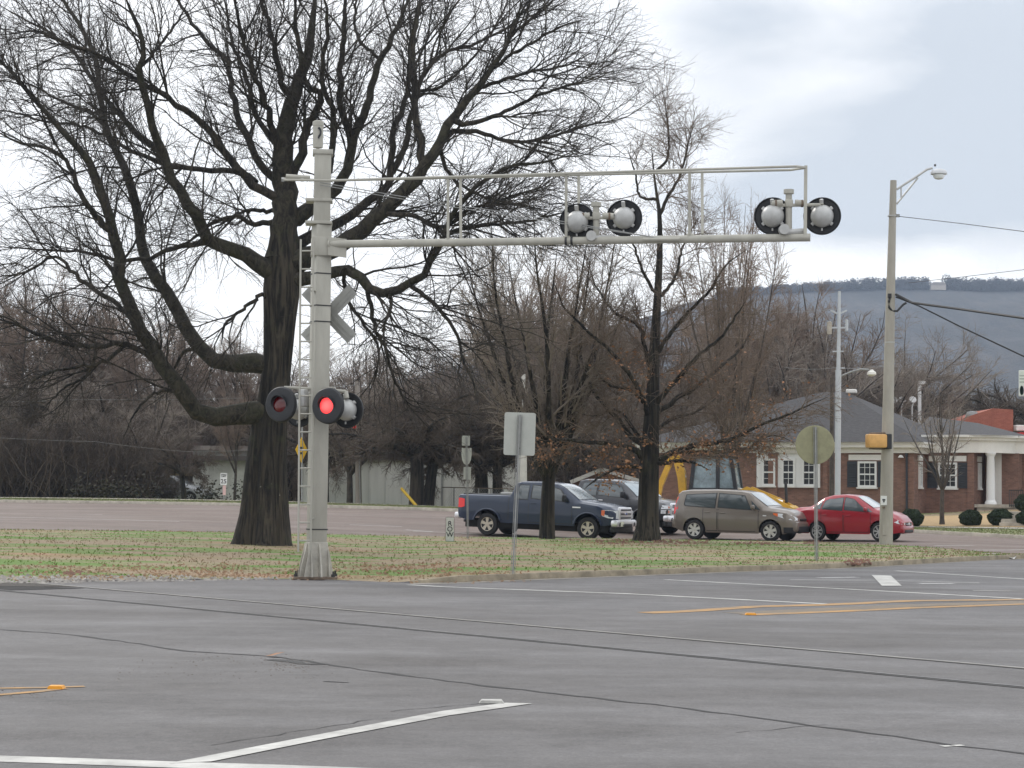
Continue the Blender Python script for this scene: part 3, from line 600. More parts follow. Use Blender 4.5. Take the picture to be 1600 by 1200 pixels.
# ---- pin oak with brown leaves still on
ro = np.random.default_rng(31)
OK = [
 ([(1011, 846), (1012, 835), (1013, 800), (1015, 720), (1019, 640), (1022, 560), (1027, 470), (1031, 380), (1030, 330), (1024, 290), (1018, 230)], [46, 38, 33, 30, 23, 17, 12.5, 9, 6.5, 3.8, 1.2], 0, None, 0),
 ([(1013, 722), (991, 704), (967, 693), (925, 692), (880, 686), (845, 690)], 11, 3, 0, -.2), ([(1013, 705), (985, 680), (967, 656), (931, 617), (913, 575), (905, 540)], 10, 3, 0, .5),
 ([(1014, 724), (1060, 704), (1090, 695), (1135, 689), (1180, 668), (1240, 644), (1294, 620)], 11, 2, 0, -.25), ([(1058, 706), (1120, 707), (1165, 701), (1204, 680), (1240, 690)], 8, 2, 3, .3),
 ([(1017, 660), (1000, 611), (976, 575), (949, 545), (916, 515), (880, 476), (865, 440)], 9, 2, 0, -.5), ([(1018, 640), (1054, 596), (1090, 557), (1126, 527), (1150, 494), (1165, 470)], 9, 2, 0, -.4),
 ([(1018, 650), (1075, 611), (1120, 578), (1159, 542), (1177, 512)], 9, 2, 0, .4), ([(1023, 556), (1048, 521), (1075, 488), (1111, 452), (1129, 419), (1168, 389)], 8, 2, 0, -.3),
 ([(1022, 600), (1009, 548), (997, 509), (961, 488), (934, 452), (913, 389)], 8, 2, 0, .3), ([(1028, 465), (1006, 428), (991, 386), (975, 350)], 6, 2, 0, -.3),
 ([(1028, 470), (1057, 428), (1066, 389), (1090, 340)], 6, 2, 0, .3), ([(1031, 335), (1048, 300), (1061, 279), (1074, 230), (1085, 190)], 6, 2, 0, .2),
 ([(1026, 312), (1002, 308), (993, 272), (980, 230)], 5, 2, 0, -.2), ([(1022, 270), (1041, 250), (1045, 215), (1041, 175), (1038, 145)], 5, 1.5, 0, .2),
 ([(1013, 735), (985, 728), (955, 735), (930, 750), (912, 765)], 8, 2, 0, -.6), ([(1013, 730), (1045, 722), (1080, 722), (1110, 735)], 8, 2, 0, -.6),
 ([(1014, 715), (990, 670), (960, 640), (930, 650), (900, 645)], 7, 2, 0, .6), ([(1016, 680), (1050, 655), (1095, 640), (1130, 612)], 7, 2, 0, .7), ([(1018, 640), (985, 610), (950, 600), (925, 570)], 7, 2, 0, .4)]
OY = 61.0; ob = on(1011, OY)
Po, Ro = traced(OK, OY, ro); OFF = np.array(tuple(ob)); oak = thing('oak_tree', 'straight trunked oak still holding brown leaves beside the grey pickup', 'tree', ob)
v, q = merge(loc([fluted(Po[0], Ro[0], 18, .08, 5, 1.5)]+[tubes(Po[i:i+1], Ro[i:i+1], 8) for i in range(1, len(OK))])); np_mesh('trunk', v, q, M['bark'], oak, True)
Pk2, Rk2 = spawn(Po[1:], Ro[1:], 400, ro, 1.9, t0=.12, ang=.8, k=7, wig=.14, trop=.0, rmax=.020, rtip=.006, rk=.55); Pk2t, Rk2t = spawn(Po[:1], Ro[:1], 26, ro, 1.7, t0=.3, ang=1.0, k=7, wig=.1, trop=.03, rmax=.016, rtip=.006)
Pk2, Rk2 = np.concatenate([Pk2, Pk2t]), np.concatenate([Rk2, Rk2t]); ok = Pk2[:, :, 2].min(1) > 2.3; Pk2, Rk2 = Pk2[ok], Rk2[ok]
Pk3, Rk3 = spawn(Pk2, Rk2, 4800, ro, 1.05, t0=.1, ang=.7, k=5, wig=.13, rmax=.009, rtip=.004); Pk4, Rk4 = spawn(Pk3, Rk3, 10500, ro, .5, t0=.1, ang=.7, k=3, wig=.13, rmax=.005, rtip=.003)
v, q = merge(loc([tubes(Pk2, Rk2, 5), tubes(Pk3, Rk3, 4), tubes(Pk4, Rk4, 3)])); np_mesh('crown', v, q, M['twig_oak'], oak)
tips = np.concatenate([Pk2.reshape(-1, 3), Pk2[:, 1:].reshape(-1, 3), Pk3[:, 1], Pk3[:, 3], Po[1:, 6:].reshape(-1, 3)])+ro.normal(0, .05, (len(Pk2)*15+len(Pk3)*2+(len(Po)-1)*20, 3)); hh = tips[:, 2]-ob.z; cl = np.sin(tips[:, 0]*1.7+1)+np.sin(tips[:, 1]*1.9)+np.sin(tips[:, 2]*2.3+2)
keep = (ro.uniform(0, 1, len(tips)) < np.clip((7.2-hh)/5, .0, 1)*.30*np.clip(cl+.5, .02, 1.3)); lp = np.repeat(tips[keep], 2, 0)+ro.normal(0, .07, (keep.sum()*2, 3))
# the thick brown clump hanging at the left of the trunk
cp = np.concatenate([np.array(tuple(U(a, b, OY-.6)))+ro.normal(0, .2, (80, 3)) for a, b in ((962, 738), (945, 752), (980, 730), (1095, 700), (1062, 715), (1108, 692))])
V, Q = leaf_cards(np.concatenate([lp, cp])-OFF, ro, .03, .075, 0); np_mesh('leaves', V, Q, M['leafd'], oak)
# ---- upswept tree in front of the blue pickup
def gen_tree(root, h, tr, r, forks, fork_h=.22, spread=.5, n2=220, n3=1600, n4=4000, L2=.22, bark=None, twig=None, droop=0, wig=.1, tip=.006, lean=(0, 0), trop=.06, leader=True, leaves=None, t2=.15):
    K = 20; z = np.linspace(0, h if leader else h*fork_h*1.15, K); ph = r.uniform(0, 6, 2); tt = z/h
    P = np.stack([lean[0]*z+.012*h*np.sin(tt*7+ph[0])*tt*2, lean[1]*z+.012*h*np.sin(tt*6+ph[1])*tt*2, z], 1); Rr = tr*(1-tt)**.9*np.where(z < h*.04, 1.25, 1)+tip if leader else tr*(1-.25*tt/fork_h)
    LP = [P]; LR = [Rr]
    for i in range(forks):
        az = 2*math.pi*(i+r.uniform(-.3, .3))/forks*1.0+ph[0]; t = fork_h+((1-fork_h)*.6*r.uniform(0, 1)**1.3 if leader else fork_h*.1*r.uniform(-1, 1)); j = min(K-1, int(t*h/z[-1]*(K-1))); s = P[j]
        ln = h*(1-t)*r.uniform(.75, 1.02); el = spread*r.uniform(.55, 1.25); d = np.array([math.cos(az)*math.sin(el), math.sin(az)*math.sin(el), math.cos(el)]); pts = [s]
        for q in range(K-1):
            d = nrm(d+r.normal(0, wig*.5, 3)+UP*(trop*.6-droop*q/K)); pts.append(pts[-1]+d*ln/(K-1))
        r0 = min(Rr[j]*.68, tr*.6); LP.append(np.array(pts)); LR.append(np.linspace(r0, tip*1.3, K)*np.linspace(1, .9, K))
    LP = np.array(LP); LR = np.array(LR)
    a2, b2 = spawn(LP[1:] if forks else LP, LR[1:] if forks else LR, n2, r, h*L2, t0=t2, ang=.65, k=7, wig=wig, trop=trop-droop*.5, rk=.6, rmax=tr*.22, rtip=tip*1.2)
    a3, b3 = spawn(a2, b2, n3, r, h*L2*.5, t0=.1, ang=.7, k=5, wig=wig*1.2, trop=trop*.3-droop*.8, rk=.6, rmax=tr*.09, rtip=tip)
    parts = [tubes(a2, b2, 5), tubes(a3, b3, 4)]
    if n4: a4, b4 = spawn(a3, b3, n4, r, h*L2*.25, t0=.1, ang=.7, k=3, wig=wig*1.2, trop=-droop*.6, rk=.65, rmax=tr*.05, rtip=tip*.8); parts.append(tubes(a4, b4, 3))
    make_tree(root, [tubes(LP[:1], LR[:1], 12), tubes(LP[1:], LR[1:], 7)], parts, bark, twig)
    return root
rv = np.random.default_rng(41)
gen_tree(thing('upswept_tree', 'slender bare tree with many upswept branches, its trunk before the blue pickup door', 'tree', on(855, 62.2)-Vector((0, 0, .1))), 10.6, .26, rv, 14, .19, .52, 260, 2300, 5200, .20, M['bark'], M['twig_grey'], wig=.07, leader=False, tip=.005, trop=.07)
# ------------------------------------------------------------------ the crossing signal
MY = 34.2; mb = U(493, 905, MY); mb.z = .03; PXM = F/MY
sig = thing('railway_crossing_signal', 'tall grey cantilever crossing signal with ladder and one lit red lamp', 'crossing signal', mb)
def ml(px, py, Y=MY): return U(px, py, Y)-mb
A_, AL, SI, BK, DM = M['alum'], M['galv'], M['silver'], M['black'], M['darkmetal']
Mz = lambda a: Matrix.Rotation(a, 3, 'Z')
mz = lambda py: ml(493, py).z; MX = lambda py: 0.0
TW = Mz(R(27))
q = MB()
for (z0, z1, s) in ((mz(870), mz(402), .275), (mz(402), mz(352), .275), (mz(348), mz(240), .29)): q.box((.01, 0, (z0+z1)/2), (s, s, z1-z0), TW if z0 < mz(380) else Mz(R(6)), .012)
q.build('mast', A_, sig, True)
q = MB(); q.box((.01, 0, mz(239)), (.35, .34, .085), Mz(R(6)), .01); q.build('mast_cap', A_, sig, True)
for py in (314, 349): q = MB(); q.box((-.04, 0, mz(py)), (.46, .36, .05), Mz(R(4)), .006); q.build('mast_flange', A_, sig, True)
q = MB(); q.box((.0, 0, mz(386)), (.33, .36, mz(372)-mz(401)), Mz(R(8)), .008); q.box((.24, -.02, mz(386)), (.20, .30, .29), None, .01); q.prism([(.14, mz(372)), (.46, mz(375)), (.46, mz(404)), (.14, mz(400))], .03, c=(0, -.17, 0)); q.build('arm_bracket', A_, sig, True)
# flared foot
q = MB(); q.box((.01, 0, .33), (.30, .30, .56), TW, .01)
for a in range(4):
    q.prism([(.10, .02), (.29, .02), (.27, .2), (.17, .58), (.10, .60)], .03, Mz(R(27+90*a)))
    q.prism([(-.27, .02), (.27, .02), (.21, .34), (.14, .60), (-.14, .60), (-.21, .34)], .012, Mz(R(27+90*a)), Mz(R(27+90*a)) @ Vector((0, -.155, 0)))
q.build('foot', M['concrete'] if 0 else mat('weathered_foot', (.42, .40, .35), .7, var=.25, scale=4, bump=.15), sig, True)
q = MB(); q.box((0, 0, .0), (.74, .52, .05), Mz(R(5)), .008); q.build('base_plate', M['rust'], sig)
for sx in (-1, 1):
    for sy in (-1, 1): q = MB(); q.lathe([(.035, .02), (.035, .07), (.016, .07), (.016, .12)], 8, c=(sx*.32, sy*.2, 0)); q.build('anchor_bolt', DM, sig)
for py, in ((478,), (503,), (827,), (428,)): q = MB(); q.box((.01, 0, mz(py)), (.292, .292, .022), TW, .004); q.build('band', DM, sig)
# ladder
LY = MY-.35; lz = lambda px, py: ml(px, py, LY)
q = MB(); q.bar(lz(466, 862), lz(470, 374), .045, .03); q.build('ladder_rail', A_, sig); q = MB(); q.bar(lz(485.5, 862), lz(490, 370), .045, .03); q.build('ladder_rail', A_, sig)
for i in range(17):
    py = 392+i*28.3; k = (862-py)/488; q = MB(); q.tube([lz(466+4*k, py), lz(485.5+4.3*k, py)], .014, 8); q.build('rung', A_, sig)
for py in (455, 640, 810): q = MB(); q.bar(lz(487, py), ml(492, py), .03); q.build('ladder_standoff', A_, sig)
# bell
q = MB(); bx = ml(497, 210); q.lathe([(.03, -.3), (.03, -.24), (.085, -.235), (.09, -.17), (.09, .14), (.098, .15), (.098, .22), (.07, .235), (0, .24)], 20, c=(bx.x, 0, bx.z)); bell = q.build('bell', A_, sig, True)
q = MB(); pr = [(.040, -.09)]+[(.03+.042*math.cos(t), .02+.085*math.sin(t)) for t in np.linspace(-1.3, 1.4, 10)]+[(.020, .09), (.020, .075)]+[(.015+.035*math.cos(t), .02+.055*math.sin(t)) for t in np.linspace(1.2, -1.2, 8)]+[(.02, -.07)]
q.prism([(a*1.25-.02, b*1.1) for a, b in pr], .02, c=(bx.x, -.092, bx.z)); q.build('bell_slot', BK, bell)
# cantilever arm
def arm(px, py, t, dy=0): return ml(px, py, MY+(32.4-MY)*t+dy)
ax0, ax1 = arm(514, 381.5, 0, -.12), arm(1266, 371, 1, -.1)
q = MB(); q.tube([ax0, ax1], .066, 16); q.lathe([(.0, 0), (.085, 0), (.085, .03), (0, .03)], 16, (ax1-ax0).to_track_quat('Z', 'Y').to_matrix(), ax0+(ax1-ax0)*.0); q.build('arm_pipe', A_, sig, True)
at = lambda px: (px-512)/(1268-512)
hz = lambda px: 278.5+(260.5-278.5)*(px-520)/(1258-520)
off = .36
q = MB(); q.tube([ml(440, 281, MY-.2), arm(520, 282, 0, -.28), arm(1245, 260, 1, -.25), arm(1259, 262, 1, -.02)], .021, 8); q.build('handrail', A_, sig, True)
q = MB(); q.tube([ml(440, 279, MY+.1), arm(520, 282, 0, off), arm(1235, 265.5, 1, off), arm(1259, 262, 1, -.02)], .021, 8); q.build('handrail', A_, sig, True)
q = MB(); q.tube([ml(447, 275.5, MY-.05), ml(484, 278, MY-.05)], .042, 10); q.build('tail_tube', A_, sig, True)
for px in (442, 472): q = MB(); q.bar(ml(px, 281.5, MY-.22), ml(px, 279.5, MY+.15), .05); q.build('handrail_clamp', AL, sig)
for px in (700, 884.5, 1077.5):
    t = at(px); q = MB(); q.bar(arm(px, 378-15*t, t, -.16), arm(px, hz(px)+3, t, -.26), .045, .045); q.build('post', A_, sig)
    q = MB(); q.bar(arm(px+20, 377-15*t, t, -.02), arm(px+19.5, hz(px)+5, t, off), .045, .045); q.build('post', A_, sig)
    q = MB(); q.tube([arm(px-4, 381-15*t+1.5, t, -.11), arm(px+6, 381-15*t+1.5, t, -.11)], .072, 14); q.build('pipe_clamp', A_, sig)
q = MB(); q.bar(arm(1258, 372, 1, -.12), arm(1259, 259, 1, -.02), .05, .05); q.build('post', A_, sig)
for dy, off2 in ((0, 0), (.08, 4)):
    q = MB(); q.tube([ml(500, 285+off2, MY-.2), arm(640, 309+off2, at(640), -.2), arm(850, 341+off2, at(850), -.2), arm(1030, 372, at(1030), -.2)], .008, 6); q.build('stay_wire', AL, sig)
q = MB(); q.tube([arm(1005, 374, at(1005), -.22), arm(1062, 374, at(1062), -.22)], .03, 8); q.build('wire_anchor', A_, sig)
# flashers
red_on = bpy.data.materials.new('lit_red_lens'); red_on.use_nodes = True
_t = red_on.node_tree; _p = _t.nodes['Principled BSDF']; _p.inputs['Base Color'].default_value = (.8, .02, .02, 1); _p.inputs['Roughness'].default_value = .25
_p.inputs['Emission Strength'].default_value = 1.25
_g = _t.nodes.new('ShaderNodeTexCoord'); _gr = _t.nodes.new('ShaderNodeVectorMath'); _gr.operation = 'LENGTH'; _t.links.new(_g.outputs['Object'], _gr.inputs[0])
_r = _t.nodes.new('ShaderNodeValToRGB'); _r.color_ramp.elements[0].position = .02; _r.color_ramp.elements[0].color = (1, .17, .16, 1); _r.color_ramp.elements[1].position = .17; _r.color_ramp.elements[1].color = (.95, .02, .03, 1)
_t.links.new(_gr.outputs['Value'], _r.inputs[0]); _t.links.new(_r.outputs[0], _p.inputs['Emission Color'])
M['redoff'] = mat('unlit_red_lens', (.10, .003, .005), .2, coat=.6)
def flasher(c, yaw, lit=False, tilt=0):     # faces -Y before the yaw
    Mt = Mz(yaw) @ Matrix.Rotation(tilt, 3, 'X'); Mf = Mt @ Matrix.Rotation(R(90), 3, 'X')   # local z -> -y
    q = MB(); q.lathe([(.135, .03), (.150, .034), (.29, .012), (.305, -.004), (.312, -.045), (.300, -.05), (.285, -.02), (.135, .0)], 40, Mf, cap=False); d = q.build('flasher', BK, sig, True); d.location = c
    q = MB(); q.lathe([(0, .035), (.05, .033), (.10, .025), (.146, .005), (.146, -.02)], 32, Mf); q.build('lens', red_on if lit else M['redoff'], d, True)
    q = MB(); vs = []; n = 20
    for i in range(n+1):
        a = R(-15)+R(210)*i/n
        for r_, l0 in ((.158, .0), (.158, 1), (.150, 1), (.150, .0)):
            ln = .03 if l0 == 0 else .035+.09*max(.05, math.sin((a+R(15))/R(210)*math.pi))**1.1
            vs.append(Mf @ Vector((r_*math.cos(a), r_*math.sin(a), ln)))
    q.add(vs, [(i*4+j, i*4+(j+1) % 4, (i+1)*4+(j+1) % 4, (i+1)*4+j) for i in range(n) for j in range(4)]); q.build('hood', BK, d, True)
    q = MB(); q.lathe([(.185, -.04), (.19, -.06), (.186, -.10), (.168, -.16), (.115, -.235), (.06, -.265), (0, -.27)], 32, Mf)
    for a in (40, 140, 220, 320): q.box(Mf @ Vector((.192*math.cos(R(a)), .192*math.sin(R(a)), -.075)), (.06, .06, .06), Mf @ Matrix.Rotation(R(a), 3, 'Z'), .01)
    q.tube([Mf @ Vector((0, .2, -.12)), Mf @ Vector((0, .27, -.15))], .03, 10); q.tube([Mf @ Vector((0, -.2, -.1)), Mf @ Vector((0, -.245, -.1))], .014, 8)
    q.build('housing', SI, d, True); return d
YW = R(-27); Rx = Mz(YW); fz = mz(634)
fc = Vector((.0, 0, fz))
def fpos(px, py, Y): return ml(px, py, Y)
fl = fpos(438, 632, MY-.10); fr = fpos(511.5, 634, MY-.52)
flasher(fl, YW); flasher(fr, YW, True)
bl = fpos(470, 640, MY+.55); br = fpos(545, 641, MY+.12)
flasher(bl, YW+math.pi); flasher(br, YW+math.pi)
q = MB(); q.box((.0, 0, mz(612)), (.2, .2, .16), TW, .03); q.tube([Vector((fl.x+.05, fl.y+.1, fl.z+.3)), Vector((0, 0, mz(608))), Vector((br.x-.05, br.y-.12, br.z+.32))], .028, 10)
q.tube([Vector((fr.x+.08, fr.y+.14, fr.z+.30)), Vector((.16, -.12, mz(607)))], .026, 10); q.tube([Vector((br.x-.05, br.y-.12, br.z+.32)), Vector((br.x-.02, br.y-.16, br.z+.20))], .04, 10); q.build('crossarm', A_, sig, True)
q = MB(); q.box(ml(475, 622, MY-.1), (.11, .16, .30), Rx, .03); q.build('junction_box', SI, sig, True)
UW = R(180-14)
def upper(p_post, top, pair, Y):
    q = MB(); a = ml(*p_post, Y); b = ml(p_post[0], top, Y); q.tube([a, b], .053, 14); q.lathe([(.085, -.03), (.085, .04), (0, .045)], 16, c=b); q.box(ml(p_post[0], top+18, Y), (.13, .15, .14), None, .03); q.build('lamp_post', A_, sig, True)
    L, Rr_ = pair; za = top+17
    q = MB(); q.tube([ml(L[0]+2, za+4, Y-.02), ml(Rr_[0]-3, za+3, Y-.02)], .028, 10)
    for s in (-1, 1): q.tube([ml(p_post[0]+s*10, za, Y-.02), ml(p_post[0]+s*27, za+1, Y-.02)], .055, 12)
    q.build('lamp_crossarm', A_, sig, True)
    for s in (-1, 1): q = MB(); q.tube([ml(p_post[0]+s*19, za+1, Y-.02), ml(p_post[0]+s*22, za+1, Y-.02)], .062, 12); q.build('coupling', M['rust'], sig, True)
    for (x, y) in pair:
        flasher(ml(x, y, Y+.12), UW, tilt=R(-4)); q = MB(); q.tube([ml(x-1, za+3, Y-.02), ml(x-2, y-26, Y+.02)], .03, 10); q.build('lamp_hanger', A_, sig)
    q = MB(); p = ml(p_post[0]-8, p_post[1]-4, Y-.12); q.lathe([(0, -.09), (.08, -.09), (.085, -.06), (.085, .09), (0, .09)], 16, Matrix.Rotation(R(90), 3, 'X'), p); q.tube([p+Vector((.03, .02, -.04)), p+Vector((.36, .06, -.01))], .05, 10); q.build('arm_fitting', SI, sig, True)
upper((931.5, 373), 320, ((903, 347), (976, 341)), 33.15)
upper((1232.5, 363), 300, ((1208, 338), (1285, 338)), 32.45)
for px in (895, 904): q = MB(); t = at(px); a = (ax1-ax0).normalized(); c = ax0+(ax1-ax0)*t; q.tube([c-a*.018, c+a*.018], .076, 14); q.build('u_clamp', DM, sig)
# crossbuck seen from behind
CBM = mat('crossbuck_grey', (.30, .30, .28), .55, var=.12, scale=4)
cc = ml(514, 491, MY+.3)
for s in (-1, 1):
    Mb = Mz(R(-14)) @ Matrix.Rotation(R(45*s), 3, 'Y'); q = MB(); L2_, w = .61, .115
    q.prism([(-L2_, -w), (L2_, -w), (L2_, w), (-L2_, w)], .008, Mb, cc+Vector((0, .006*s, 0))); b = q.build('crossbuck_blade', CBM, sig)
    q = MB(); q.box(cc+Mb @ Vector((0, -.012, .03)), (1.16, .012, .035), Mb); q.box(cc+Mb @ Vector((0, -.012, -.05)), (1.16, .012, .02), Mb); q.build('stiffener', CBM, b)
q = MB(); q.bar(cc, Vector((0, 0, cc.z)), .08, .3); q.build('crossbuck_bracket', A_, sig)
# ------------------------------------------------------------------ signs
def text_mesh(name, s, size, m, parent, c, Mr=None, ext=.003, sp=1.0):
    cu = bpy.data.curves.new('text', 'FONT'); cu.body = s; cu.size = size; cu.extrude = ext; cu.align_x = 'CENTER'; cu.align_y = 'CENTER'; cu.space_line = sp; cu.offset = size*.012
    t = bpy.data.objects.new('text', cu); COL.objects.link(t); bpy.context.view_layer.update(); me = bpy.data.meshes.new_from_object(t.evaluated_get(bpy.context.evaluated_depsgraph_get()))
    bpy.data.objects.remove(t); bpy.data.curves.remove(cu); B = (Mr or Matrix.Identity(3)) @ Matrix.Rotation(R(90), 3, 'X')
    for v in me.vertices: v.co = B @ v.co+Vector(c)
    me.materials.clear(); me.materials.append(m); o = bpy.data.objects.new(name, me); COL.objects.link(o); o.parent = parent; return o
def rrect(w, h, r, n=4): return [(sx*(w/2-r)+r*math.cos(R(a0+90*i/n)), sz*(h/2-r)+r*math.sin(R(a0+90*i/n))) for sx, sz, a0 in ((1, 1, 0), (-1, 1, 90), (-1, -1, 180), (1, -1, 270)) for i in range(n+1)]
def uchan(q, a, b, w):
    a = Vector(a); b = Vector(b)
    d = Vector((w/2, 0, 0)); q.bar(a, b, w*.55, w*.35); q.bar(a+d*.8+Vector((0, .012, 0)), b+d*.8+Vector((0, .012, 0)), w*.28, .012); q.bar(a-d*.8+Vector((0, .012, 0)), b-d*.8+Vector((0, .012, 0)), w*.28, .012)
# rectangular sign seen from behind
Y = 36.6; b = G(801, 897); Y = b.y; s1 = thing('road_sign', 'back of a rectangular grey road sign on a leaning post beside the blue pickup', 'sign', b); k = Y/F
q = MB(); uchan(q, (0, 0, -.1), U(812.5, 648, Y)-b, .085); q.build('post', M['galv'], s1)
q = MB(); c = U(812, 678, Y+.05)-b; q.prism(rrect(49*k, 67*k, .04), .004, Matrix.Rotation(R(1.2), 3, 'Y'), c); q.build('sign_panel', M['signback'], s1)
q = MB(); [q.lathe([(.018, -.03), (.018, .0), (0, .004)], 8, Matrix.Rotation(R(90), 3, 'X'), c+Vector((0, 0, z))) for z in (-.25, .25)]; q.build('bolt', DM, s1)
# round sign from behind
b = G(1276, 876); Y = b.y; k = Y/F; s2 = thing('round_sign', 'back of a round weathered olive sign on a steel post near the red sedan', 'sign', b)
q = MB(); uchan(q, (0, 0, -.1), U(1274, 667, Y)-b, .085); q.build('post', M['galv'], s2)
q = MB(); c = U(1273.5, 695, Y+.05)-b; q.lathe([(0, 0), (29*k, 0), (30.5*k, -.004), (30.5*k, -.010), (0, -.010)], 48, Matrix.Rotation(R(90), 3, 'X'), c+Vector((0, .0, 0))); q.build('sign_panel', M['olive'], s2)
# route marker assembly seen from behind
b = on(731.5, 60.5); Y = b.y; k = Y/F; s3 = thing('route_sign', 'back of a route marker assembly with shield shape on thin post near pickup tailgate', 'sign', b)
q = MB(); uchan(q, (0, 0, -.1), U(729, 682, Y)-b, .075); q.build('post', M['galv'], s3)
q = MB(); q.prism(rrect(12.5*k, 15.5*k, .015), .004, None, U(728, 688.5, Y+.05)-b); q.build('upper_panel', M['signback'], s3)
q = MB(); sh = [(-.5, .5), (-.28, .46), (0, .5), (.28, .46), (.5, .5), (.53, .1), (.46, -.2), (.28, -.42), (0, -.52), (-.28, -.42), (-.46, -.2), (-.53, .1)]; q.prism([(x*15*k, z*27*k) for x, z in sh], .004, None, U(729, 713, Y+.05)-b); q.build('shield_panel', M['signback'], s3)
q = MB(); q.prism(rrect(11.5*k, 19.5*k, .015), .004, None, U(730, 739.5, Y+.05)-b); q.build('lower_panel', M['signback'], s3)
# small railway marker reading R O W
b = G(703.5, 846); Y = b.y; k = Y/F; s4 = thing('row_marker', 'small upright white marker lettered R O W standing in the grass', 'marker', b); dkpaint = M['black']
q = MB(); c = U(703, 827, Y)-b; q.prism(rrect(12.4*k, 37*k, .02), .03, None, c); q.build('panel', mat('marker_white', (.58, .57, .54), .7, var=.2, scale=8), s4)
q = MB(); q.prism(rrect(12.4*k+.02, 37*k+.02, .03), .02, None, c+Vector((0, .004, 0))); q.build('border', M['black'], s4)
text_mesh('lettering', 'R\nO\nW', .20, M['black'], s4, c+Vector((0, -.018, 0)), sp=.78)
# speed limit sign by the far road
b = on(349, 98.5); Y = b.y; k = Y/F; s5 = thing('speed_limit_sign', 'small white speed limit 25 sign on the far kerb left of the big trunk', 'sign', b)
q = MB(); q.bar((0, 0, -.1), U(350, 742, Y)-b, .07); q.build('post', M['galv'], s5)
q = MB(); c = U(349.5, 748.5, Y-.06)-b; q.prism(rrect(10.5*k, 18.5*k, .03), .006, None, c); q.build('sign_panel', mat('sign_white', (.72, .72, .71), .5), s5)
text_mesh('lettering', 'SPEED\nLIMIT', .105, M['black'], s5, c+Vector((0, -.008, .17)), sp=.8); text_mesh('numerals', '25', .30, M['black'], s5, c+Vector((0, -.008, -.12)))
q = MB(); q.prism(rrect(5*k, 15*k, .02), .006, None, U(350.5, 766, Y-.06)-b); q.build('lower_panel', mat('pink_panel', (.62, .42, .40), .6), s5)
# yellow warning sign glimpsed past the ladder
b = on(471, 96); Y = b.y; k = Y/F; s6 = thing('warning_sign', 'yellow diamond warning sign turned nearly edge on behind the ladder', 'sign', b)
q = MB(); q.bar((0, 0, -.1), U(472, 665, Y)-b, .08); q.build('post', M['galv'], s6)
q = MB(); Mw = Mz(R(68)); c = U(471, 703, Y-.08)-b; q.prism([(0, 20*k), (20*k, 0), (0, -20*k), (-20*k, 0)], .01, Mw, c); q.build('sign_panel', mat('sign_yellow', (.80, .48, .02), .5), s6)
q = MB(); q.box(c+Mw @ Vector((0, -.012, .1)), (.34, .006, .10), Mw); q.box(c+Mw @ Vector((0, -.012, -.16)), (.26, .006, .10), Mw); q.build('symbol', M['black'], s6)
# ------------------------------------------------------------------ poles
b = on(1384, 58.6); Y = b.y; k = Y/F; lp_ = thing('street_lamp', 'tall tapering concrete street lamp pole by the red sedan with curved arm', 'street lamp', b)
P_ = lambda px, py, d=0: U(px, py, Y+d)-b
top = P_(1396, 282); q = MB(); q.tube([Vector((0, 0, -.3)), P_(1386.5, 700), P_(1391, 480), top], [10.8*k, 9.4*k, 7.3*k, 5*k], 20); q.build('pole', M['polecon'], lp_, True, 60)
q = MB(); q.tube([P_(1401, 296), P_(1410, 290), P_(1432, 276), P_(1448, 265), P_(1457, 262.5)], .034, 8); q.tube([P_(1401, 319), P_(1404, 315), P_(1434, 278)], .028, 8); q.tube([P_(1408, 292), P_(1408, 312)], .022, 6); q.build('arm', M['silver'], lp_, True)
q = MB(); q.lathe([(0, .10), (.10, .095), (.20, .06), (.245, 0), (.245, -.06), (.18, -.09)], 24, Matrix.Diagonal((1, .85, 1)), P_(1467, 269)); lum = q.build('luminaire', mat('luminaire_grey', (.55, .56, .57), .4, metal=.2), lp_, True)
q = MB(); q.lathe([(.18, -.09), (.175, -.12), (.13, -.19), (.06, -.215), (0, -.22)], 20, None, P_(1467, 269)); q.build('lamp_bowl', mat('lamp_bowl', (.75, .77, .78), .15, coat=.8), lum, True)
q = MB(); q.lathe([(.03, 0), (.03, .06), (0, .07)], 8, None, P_(1461, 263)+Vector((0, 0, .06))); q.build('photocell', M['darkmetal'], lum)
for py, w in ((337.5, 7.0), (535, 8.1)): q = MB(); q.tube([P_(1394-(py-337)*.0195, py-.8), P_(1394-(py-337)*.0195, py+.8)], w*k, 20); q.build('band', M['silver'], lp_)
q = MB(); q.box(P_(1403, 337), (.10, .06, .09)); q.build('insulator', M['galv'], lp_)
ps = P_(1369, 689, -.25); q = MB(); q.box(ps, (.58, .34, .40), Mz(R(14)), .05); ped = q.build('pedestrian_signal', mat('signal_yellow', (.62, .345, .11), .5, var=.12, scale=5), lp_, True)
q = MB(); q.box(ps+Mz(R(14)) @ Vector((.36, .06, -.01)), (.16, .42, .44), Mz(R(14)), .02); q.build('visor', M['black'], ped)
q = MB(); q.tube([ps+Vector((-.2, .05, .23)), ps+Vector((.3, .12, .24)), P_(1386, 682)], .02, 8); q.tube([ps+Vector((-.2, .05, -.23)), ps+Vector((.3, .12, -.23)), P_(1386, 697)], .02, 8); q.build('bracket', M['rust'], ped)
q = MB(); c = P_(1381, 782, -.24); q.box(c, (.18, .01, .27)); pb = q.build('push_button_plate', mat('plate_white', (.7, .7, .69), .5), lp_)
q = MB(); q.box(c+Vector((0, -.008, .02)), (.09, .006, .045)); q.box(c+Vector((.0, -.008, -.03)), (.04, .006, .05)); q.build('symbol', M['black'], pb)
